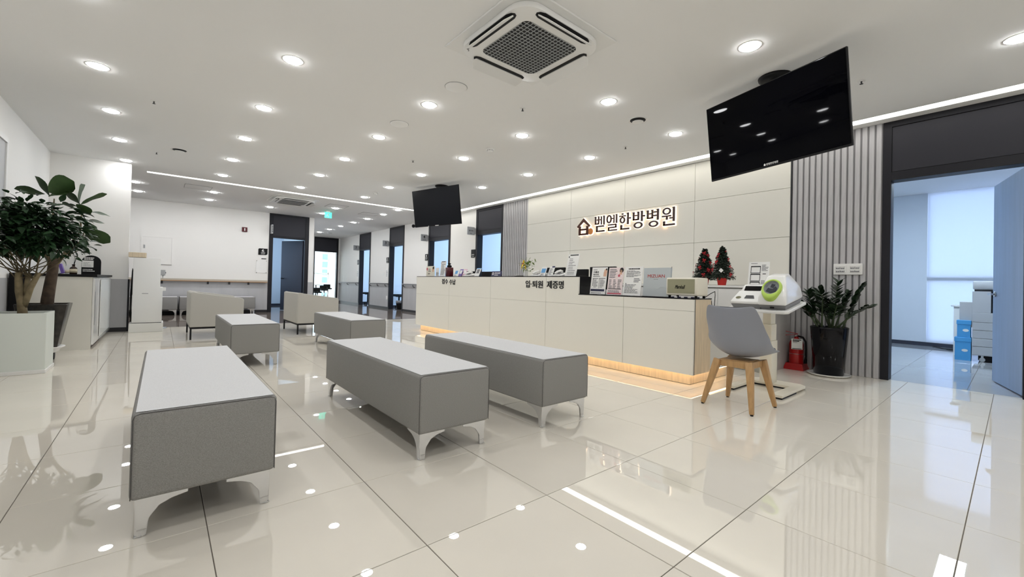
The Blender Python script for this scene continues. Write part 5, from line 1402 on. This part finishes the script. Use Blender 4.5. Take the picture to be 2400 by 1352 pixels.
# ================================================================== FAR WALL THINGS
hr = thing('wooden_handrail', 'long wooden topped handrail on brackets along the far wall', 'handrail', (.9, YF-.05, .86))
MB().box(-1.2, 2.31, YF-.085, YF-.035, .848, .898).build('rail_board', 'rail_tan', hr, bevel=.004, seg=1)
MB().box(-1.2, 2.31, YF-.092, YF-.085, .836, .850).build('wood_strip', 'rail_wood', hr)
for xx in (.02, .95, 1.42, 1.86):
    b = MB(); b.box(xx-.018, xx+.018, YF-.05, YF-.006, .775, .842); b.box(xx-.022, xx+.022, YF-.012, YF-.006, .765, .82); b.build('bracket', 'dark_grey', hr)
def rail_r(y0, y1, label):
    t = thing('grey_handrail', label, 'handrail', (XR-.07, (y0+y1)/2, .86), 0, 'corridor handrails')
    b = MB(); b.tube([(XR-.012, y0+.02, .875), (XR-.06, y0+.03, .88), (XR-.075, y0+.08, .88), (XR-.075, y1-.08, .88), (XR-.06, y1-.03, .88), (XR-.012, y1-.02, .875)], .02, 8); b.build('rail', 'mid_grey', t)
    n = 3
    for k in range(n):
        yy = y0+.15+(y1-y0-.3)*k/(n-1); MB().tube([(XR-.075, yy, .862), (XR-.06, yy, .80), (XR-.012, yy, .79)], .012, 6).build('bracket', 'dark_grey', t)
rail_r(16.87, 19.2, 'grey handrail in the corridor, beyond the door signed two'); rail_r(13.99, 15.69, 'grey handrail in the corridor between doors two and three'); rail_r(11.2, 12.83, 'grey handrail on the wall between doors three and four')
rail_r(8.76, 9.96, 'grey handrail hidden behind the desk, by the nearest flag sign')
ep = thing('electrical_panel', 'outlined white electrical panel door with a small lock on the far wall', 'panel', (-.09, YF, 1.58))
MB().box(-.375, .19, YF-.012, YF, 1.243, 1.905).build('door', 'wall_paint', ep, bevel=.002, seg=1)
b = MB()
for q in ((-.395, -.375, 1.23, 1.92), (.19, .21, 1.23, 1.92), (-.375, .19, 1.905, 1.92), (-.375, .19, 1.23, 1.243)): b.box(q[0], q[1], YF-.016, YF, q[2], q[3])
b.build('frame', 'wall_paint', ep)
MB().box(-.375, .2, YF-.0165, YF-.0155, 1.233, 1.241).build('frame_shadow', 'mid_grey', ep)
MB().box(-.345, -.315, YF-.022, YF-.012, 1.62, 1.70).build('lock', 'steel', ep)
fa = thing('fire_alarm_light', 'small dark red alarm box with a white stripe on the far wall', 'alarm', (1.73, YF, 2.28))
MB().box(1.672, 1.795, YF-.03, YF, 2.22, 2.345).build('box', 'maroon', fa, bevel=.004, seg=1)
MB().box(1.722, 1.745, YF-.032, YF-.029, 2.245, 2.32).build('stripe', 'paper', fa)
def plaque_s(x0, x1, z0, z1, txt, sub, label):
    t = thing('door_plaque', label, 'sign', ((x0+x1)/2, YF, z0))
    c_ = .03
    MB().prism([(x0, z0), (x1-c_, z0), (x1, z0+c_), (x1, z1), (x0+.02, z1), (x0, z1-.02)], (0, YF-.012, 0), *US, (0,-1,0), -.012).build('plate', 'black_matte', t)
    b = MB(); text(b, txt, ((x0+x1)/2-.03, YF-.0125, z1-.095), *US, .06, .075, .001, .015); text(b, sub, ((x0+x1)/2-.05, YF-.0125, z1-.135), *US, .10, .03, .001, .01); rows(b, ((x0+x1)/2-.045, YF-.0125, z0+.02), *US, .09, .014, 1, .6, .001, 2, .9)
    b.build('lettering', 'paper', t)
plaque_s(2.075, 2.30, 1.615, 1.795, '6', '진료실', 'black plaque with a white figure six left of the dark open door')
nb_ = thing('notice_holder', 'clear acrylic notice holder with corner screws under the plaque six', 'sign', (2.17, YF, 1.1))
MB().box(2.035, 2.29, YF-.006, YF-.002, 1.105, 1.455).build('sheet', 'paper', nb_)
for sx in (2.045, 2.28):
    for sz in (1.115, 1.445): MB().cone((sx, YF-.016, sz), (sx, YF, sz), .008, .008, 8).build('screw', 'dark_grey', nb_)
ms = tag(MB().box(2.155, 2.275, YF-.006, YF, 1.495, 1.52).build('name_strip', 'dark_grey'), 'thin dark name strip between the plaque six and the acrylic holder', 'sign')
dl = thing('flag_sign', 'narrow white flag sign at the top left of the dark far door', 'sign', (2.37, YF, 2.2))
MB().box(2.355, 2.392, YF-.20, YF-.02, 2.225, 2.475).build('plate', 'sign_grey', dl)
b = MB()
for k in range(4): b.box(2.364, 2.384, YF-.2015, YF-.1995, 2.26+.05*k, 2.29+.05*k)
b.build('lettering', 'ink', dl)

# ---- flag signs and plaques on the right wall
def flag(y, num, label, sub='진료실'):
    t = thing('flag_sign', label, 'sign', (XR-.13, y, 2.18), 0, 'flag signs over the corridor doors')
    MB().box(XR-.235, XR-.02, y-.01, y+.01, 2.175, 2.375).build('plate', 'sign_grey', t, bevel=.002, seg=1)
    b = MB()
    if num: text(b, num, (XR-.16, y-.0102, 2.255), *US, .06, .09, .001, .02); text(b, sub, (XR-.18, y-.0102, 2.21), *US, .10, .028, .001, .01)
    else: text(b, sub, (XR-.195, y-.0102, 2.255), *US, .13, .045, .001, .015); rows(b, (XR-.165, y-.0102, 2.205), *US, .07, .016, 1, .6, .001, 3, .9)
    b.build('lettering', 'ink', t)
    MB().box(XR-.02, XR, y-.015, y+.015, 2.20, 2.35).build('wall_bracket', 'steel', t)
flag(8.80, None, 'grey flag sign without a figure above the door nearest the desk panels', '원무과'); flag(11.25, '4', 'grey flag sign with the figure four above a corridor door'); flag(14.04, '3', 'grey flag sign with the figure three above a corridor door'); flag(16.92, '2', 'grey flag sign with the figure two above the farthest corridor door')
def plaque(y1, y0, z0, z1, txt, sub, label, holder=True):
    t = thing('door_plaque', label, 'sign', (XR, (y0+y1)/2, z0), 0, 'black plaques beside the corridor doors')
    o = (XR-.012, 0, 0); c_ = .03; w = y1-y0
    MB().prism([(0, 0), (w-c_, 0), (w, c_), (w, z1-z0), (0, z1-z0)], (XR-.007, y1, z0), *UW, (-1,0,0), .011).build('plate', 'black_matte', t)
    b = MB()
    if txt: text(b, txt, (XR-.0182, (y0+y1)/2+.03, z1-.09), *UW, .06, .07, .001, .015)
    text(b, sub, (XR-.0182, (y0+y1)/2+.055, z0+.055), *UW, .11, .034, .001, .01); rows(b, (XR-.0182, (y0+y1)/2+.045, z0+.02), *UW, .09, .014, 1, .6, .001, 2, .9)
    b.build('lettering', 'paper', t)
plaque(8.93, 8.76, 1.61, 1.815, None, '원무과', 'black door plaque without a figure left of the door nearest the desk'); plaque(11.37, 11.21, 1.61, 1.80, '4', '진료실', 'black door plaque with a white figure four')
plaque(14.19, 14.0, 1.61, 1.80, '3', '진료실', 'black door plaque with a white figure three'); plaque(17.05, 16.88, 1.61, 1.80, '2', '진료실', 'black door plaque with a white figure two, farthest')
for y1, y0, lab in ((14.23, 14.02, 'white notice sheet under the plaque three'), (17.1, 16.88, 'white glossy notice sheet under the plaque two')):
    t = thing('wall_notice', lab, 'sign', (XR, (y0+y1)/2, 1.1)); MB().box(XR-.010, XR-.007, y0, y1, 1.10, 1.42).build('sheet', 'paper', t)
    b = MB(); rows(b, (XR-.0102, y1-.03, 1.14), *UW, y1-y0-.06, .22, 6, .35, .0008, 4); b.build('printing', 'ink_grey', t)
tag(MB().box(XR-.016, XR-.006, 14.03, 14.15, .325, .455).build('wall_socket', 'white_plastic'), 'white wall socket low on the grey dado beside door three', 'socket')
tag(MB().box(XR-.010, XR, 14.40, 14.52, 1.16, 1.28).build('light_switch', 'white_plastic'), 'white light switch on the wall between doors two and three', 'switch')

# ================================================================== OFFICE BEHIND DOOR ONE
cp = thing('office_copier', 'tall grey office copier on castors seen through the open office door', 'copier', (9.25, .11, 0))
px0, px1, py0, py1 = 8.95, 9.54, -.20, .395
MB().box(px0+.02, px1, py0, py1, .09, .62).build('lower_cabinet', 'printer_grey', cp, bevel=.006, seg=1)
for k, (z0, z1) in enumerate(((.10, .215), (.222, .33), (.337, .445), (.452, .56))):
    MB().box(px0, px0+.02, py0+.01, py1-.005, z0, z1).build('paper_tray', 'printer_grey', cp, bevel=.003, seg=1)
b = MB(); b.prism([(0, .62), (.595, .62), (.595, 1.03), (.21, 1.03), (.21, .80), (.21, .68), (0, .68)], (px0+.0, py1, 0), *UW, (-1,0,0), -.58)
MB().box(px0+.0, px1, py0, py1, .565, .70).build('engine_body', 'printer_grey', cp, bevel=.004, seg=1)
MB().box(px0+.0, px1, .215, py1, .70, 1.005).build('side_tower', 'printer_grey', cp, bevel=.004, seg=1)
MB().box(px0+.10, px1, py0, .215, .70, 1.005).build('output_cavity', 'black_matte', cp)
MB().box(px0-.01, px1, py0, py1-.005, 1.03, 1.15).build('scanner_lid', 'printer_grey', cp, bevel=.015, seg=2)
MB().box(px0+.01, px1, py0, py1-.02, 1.005, 1.03).build('scanner_gap', 'dark_grey', cp)
MB().box(px0-.04, px0+.1, py0, .17, 1.0, 1.05).build('control_panel', 'dark_grey', cp)
MB().box(px0+.10, px1-.1, py1, py1+.13, .48, .85).build('bypass_tray', 'printer_grey', cp, bevel=.004, seg=1)
MB().cone((px0+.12, py1+.05, .40), (px0+.12, py1+.12, .40), .045, .045, 12).build('tray_hinge', 'white_plastic', cp)
for xx in (px0+.07, px1-.07):
    for yy in (py0+.07, py1-.10):
        b = MB(); b.cone((xx-.015, yy, .03), (xx+.015, yy, .03), .03, .03, 12); b.box(xx-.012, xx+.012, yy-.012, yy+.012, .05, .09); b.build('castor', 'white_plastic', cp)
MB().box(px0+.08, px1-.02, py0+.02, py1-.06, .02, .085).build('underframe', 'black_matte', cp)
ot = thing('office_side_table', 'narrow white side table beside the copier in the office', 'table', (9.5, .50, 0))
MB().box(9.58, 10.3, .30, .65, .765, .785).build('table_top', 'white_plastic', ot, bevel=.002, seg=1)
for xx in (9.60, 10.25): MB().box(xx, xx+.02, .46, .62, 0, .765).build('side_panel', 'white_plastic', ot)
tag(MB().box(9.64, 9.9, .34, .54, .785, .80).build('document_tray', 'black_matte'), 'flat black document tray on the office side table', 'tray')
def carton(x0, x1, y0, y1, z0, z1, lab):
    t = thing('storage_carton', lab, 'box', ((x0+x1)/2, (y0+y1)/2, z0), 0, 'blue storage cartons')
    MB().box(x0, x1, y0, y1, z0, z1-.06).build('box', 'kraft_blue', t); MB().box(x0-.006, x1+.006, y0-.006, y1+.006, z1-.06, z1).build('lid', 'kraft_blue', t, bevel=.003, seg=1)
    b = MB(); b.prism([(.02*math.cos(k*PI/6)*1.6, .02*math.sin(k*PI/6)) for k in range(12)], (x0-.0005, (y0+y1)/2-.02, (z0+z1)/2-.02), *UW, (-1,0,0), .001); b.build('hand_hole', 'paper', t)
carton(8.99, 9.19, .405, .565, 0, .33, 'blue storage carton on the floor between the copier and the side table')
carton(9.00, 9.18, .41, .545, .33, .58, 'blue storage carton stacked on the other one')
op = thing('office_ceiling_panel', 'square bright led panel in the office ceiling seen only as a floor reflection', 'light', (8.35, .54, ZC))
MB().box(7.95, 8.75, .39, .69, ZC-.012, ZC).build('frame', 'white_plastic', op); MB().box(7.97, 8.73, .41, .67, ZC-.014, ZC-.012).build('diffuser_panel', 'office_panel', op)
tag(MB().tube([(10.75, .95, .008), (10.5, .8, .008), (10.6, .6, .008), (10.3, .55, .008), (10.4, .75, .008)], .006, 5).build('floor_cable', 'black_matte'), 'loose cable lying on the office floor below the blind', 'cable')
ofs = tag(MB().lathe([(0, -.004), (.02, -.004), (.024, 0)], (8.2, .85, ZC), 12).build('office_sprinkler', 'dark_grey'), 'tiny dark sprinkler rosette in the office ceiling', 'sprinkler')

# ================================================================== ROOMS ALONG THE CORRIDOR
def office_chair(x, y, rz, label):
    t = thing('rolling_stool', label, 'stool', (x, y, 0), rz, 'black rolling stools')
    MB().box(-.23, .23, -.23, .23, .42, .50).build('seat', 'black_matte', t, bevel=.025, seg=2, world=False)
    MB().cone((0,0,.40), (0,0,.425), .12, .12, 14).build('seat_plate', 'dark_grey', t, world=False)
    MB().cone((0,0,.08), (0,0,.42), .03, .03, 10).build('gas_lift', 'black_matte', t, world=False)
    b = MB()
    for k in range(5): a = k*2*PI/5; b.bar((0,0,.09), (math.cos(a)*.27, math.sin(a)*.27, .065), .035, .025)
    b.build('star_base', 'black_matte', t, world=False)
    for k in range(5): a = k*2*PI/5; MB().cone((math.cos(a)*.27-.02, math.sin(a)*.27, .028), (math.cos(a)*.27+.02, math.sin(a)*.27, .028), .028, .028, 10).build('castor', 'black_matte', t, world=False)
office_chair(6.62, 17.25, .4, 'low black rolling stool just inside the farthest door signed two')
office_chair(6.75, 14.55, .3, 'low black rolling stool just inside the door signed three')
tb = thing('waste_bin', 'black waste bin on the floor inside the door signed three', 'bin', (6.38, 13.72, 0))
b = MB(); b.lathe([(.105, 0), (.135, .20), (.14, .30), (.13, .30), (.10, .02), (0, .02)], (6.38, 13.66, 0), 20); b.build('bucket', 'black_gloss', tb)
MB().lathe([(.128, .225), (.142, .225), (.145, .305), (.13, .30)], (6.38, 13.66, 0), 20).build('bag_rim', 'mid_grey', tb)
# end room: round stools, white table, plant
et = thing('round_table', 'white round table in the bright end room', 'table', (5.9, 22.2, 0))
MB().lathe([(.0, .70), (.42, .70), (.42, .73), (0, .73)], (5.9, 22.2, 0), 28).build('table_top', 'white_gloss', et); MB().cone((5.9, 22.2, .02), (5.9, 22.2, .70), .035, .035, 12).build('column', 'steel', et); MB().lathe([(.25, 0), (.25, .02), (0, .025)], (5.9, 22.2, 0), 24).build('foot', 'steel', et)
def stool(x, y, z, label):
    t = thing('bar_stool', label, 'stool', (x, y, 0), 0, 'black stools in the end room')
    MB().lathe([(0, z-.03), (.17, z-.04), (.19, z), (.17, z+.03), (0, z+.035)], (x, y, 0), 20).build('seat', 'black_matte', t)
    MB().box(x-.16, x+.16, y+.14, y+.17, z+.02, z+.20).build('backrest', 'black_matte', t, bevel=.01, seg=1)
    MB().cone((x, y, .02), (x, y, z-.03), .025, .025, 10).build('column', 'chrome', t); MB().lathe([(.2, 0), (.2, .012), (0, .03)], (x, y, 0), 20).build('foot', 'chrome', t)
stool(5.55, 20.6, .40, 'black stool in the end room, left one, partly behind the door frame'); stool(5.95, 21.0, .50, 'black stool in the end room, middle one'); stool(6.22, 21.35, .56, 'black stool in the end room, right one before the plant')
pp_ = thing('palm_plant', 'thin leaved green plant standing in the bright end room', 'plant', (6.40, 20.5, 0))
MB().lathe([(.10, 0), (.13, .25), (.12, .25), (.10, .05), (0, .05)], (6.40, 20.5, 0), 18).build('pot', 'white_gloss', pp_)
pl_ = leaf_mesh('leaf', 'leaf_zz', .36, .045, 'ovate', .2, .45, 6); rnd = random.Random(9)
MB().tube([(6.40, 20.5, .05), (6.40, 20.48, .5), (6.41, 20.45, .86)], .012, 6).build('stem', 'stem_green', pp_)
for k in range(16): child('leaf', pl_, pp_, Vector((6.40, 20.48, .72+.012*k))-WLOC[pp_.name], orient((math.cos(k*2.4), math.sin(k*2.4), rnd.uniform(-.1, .6))))
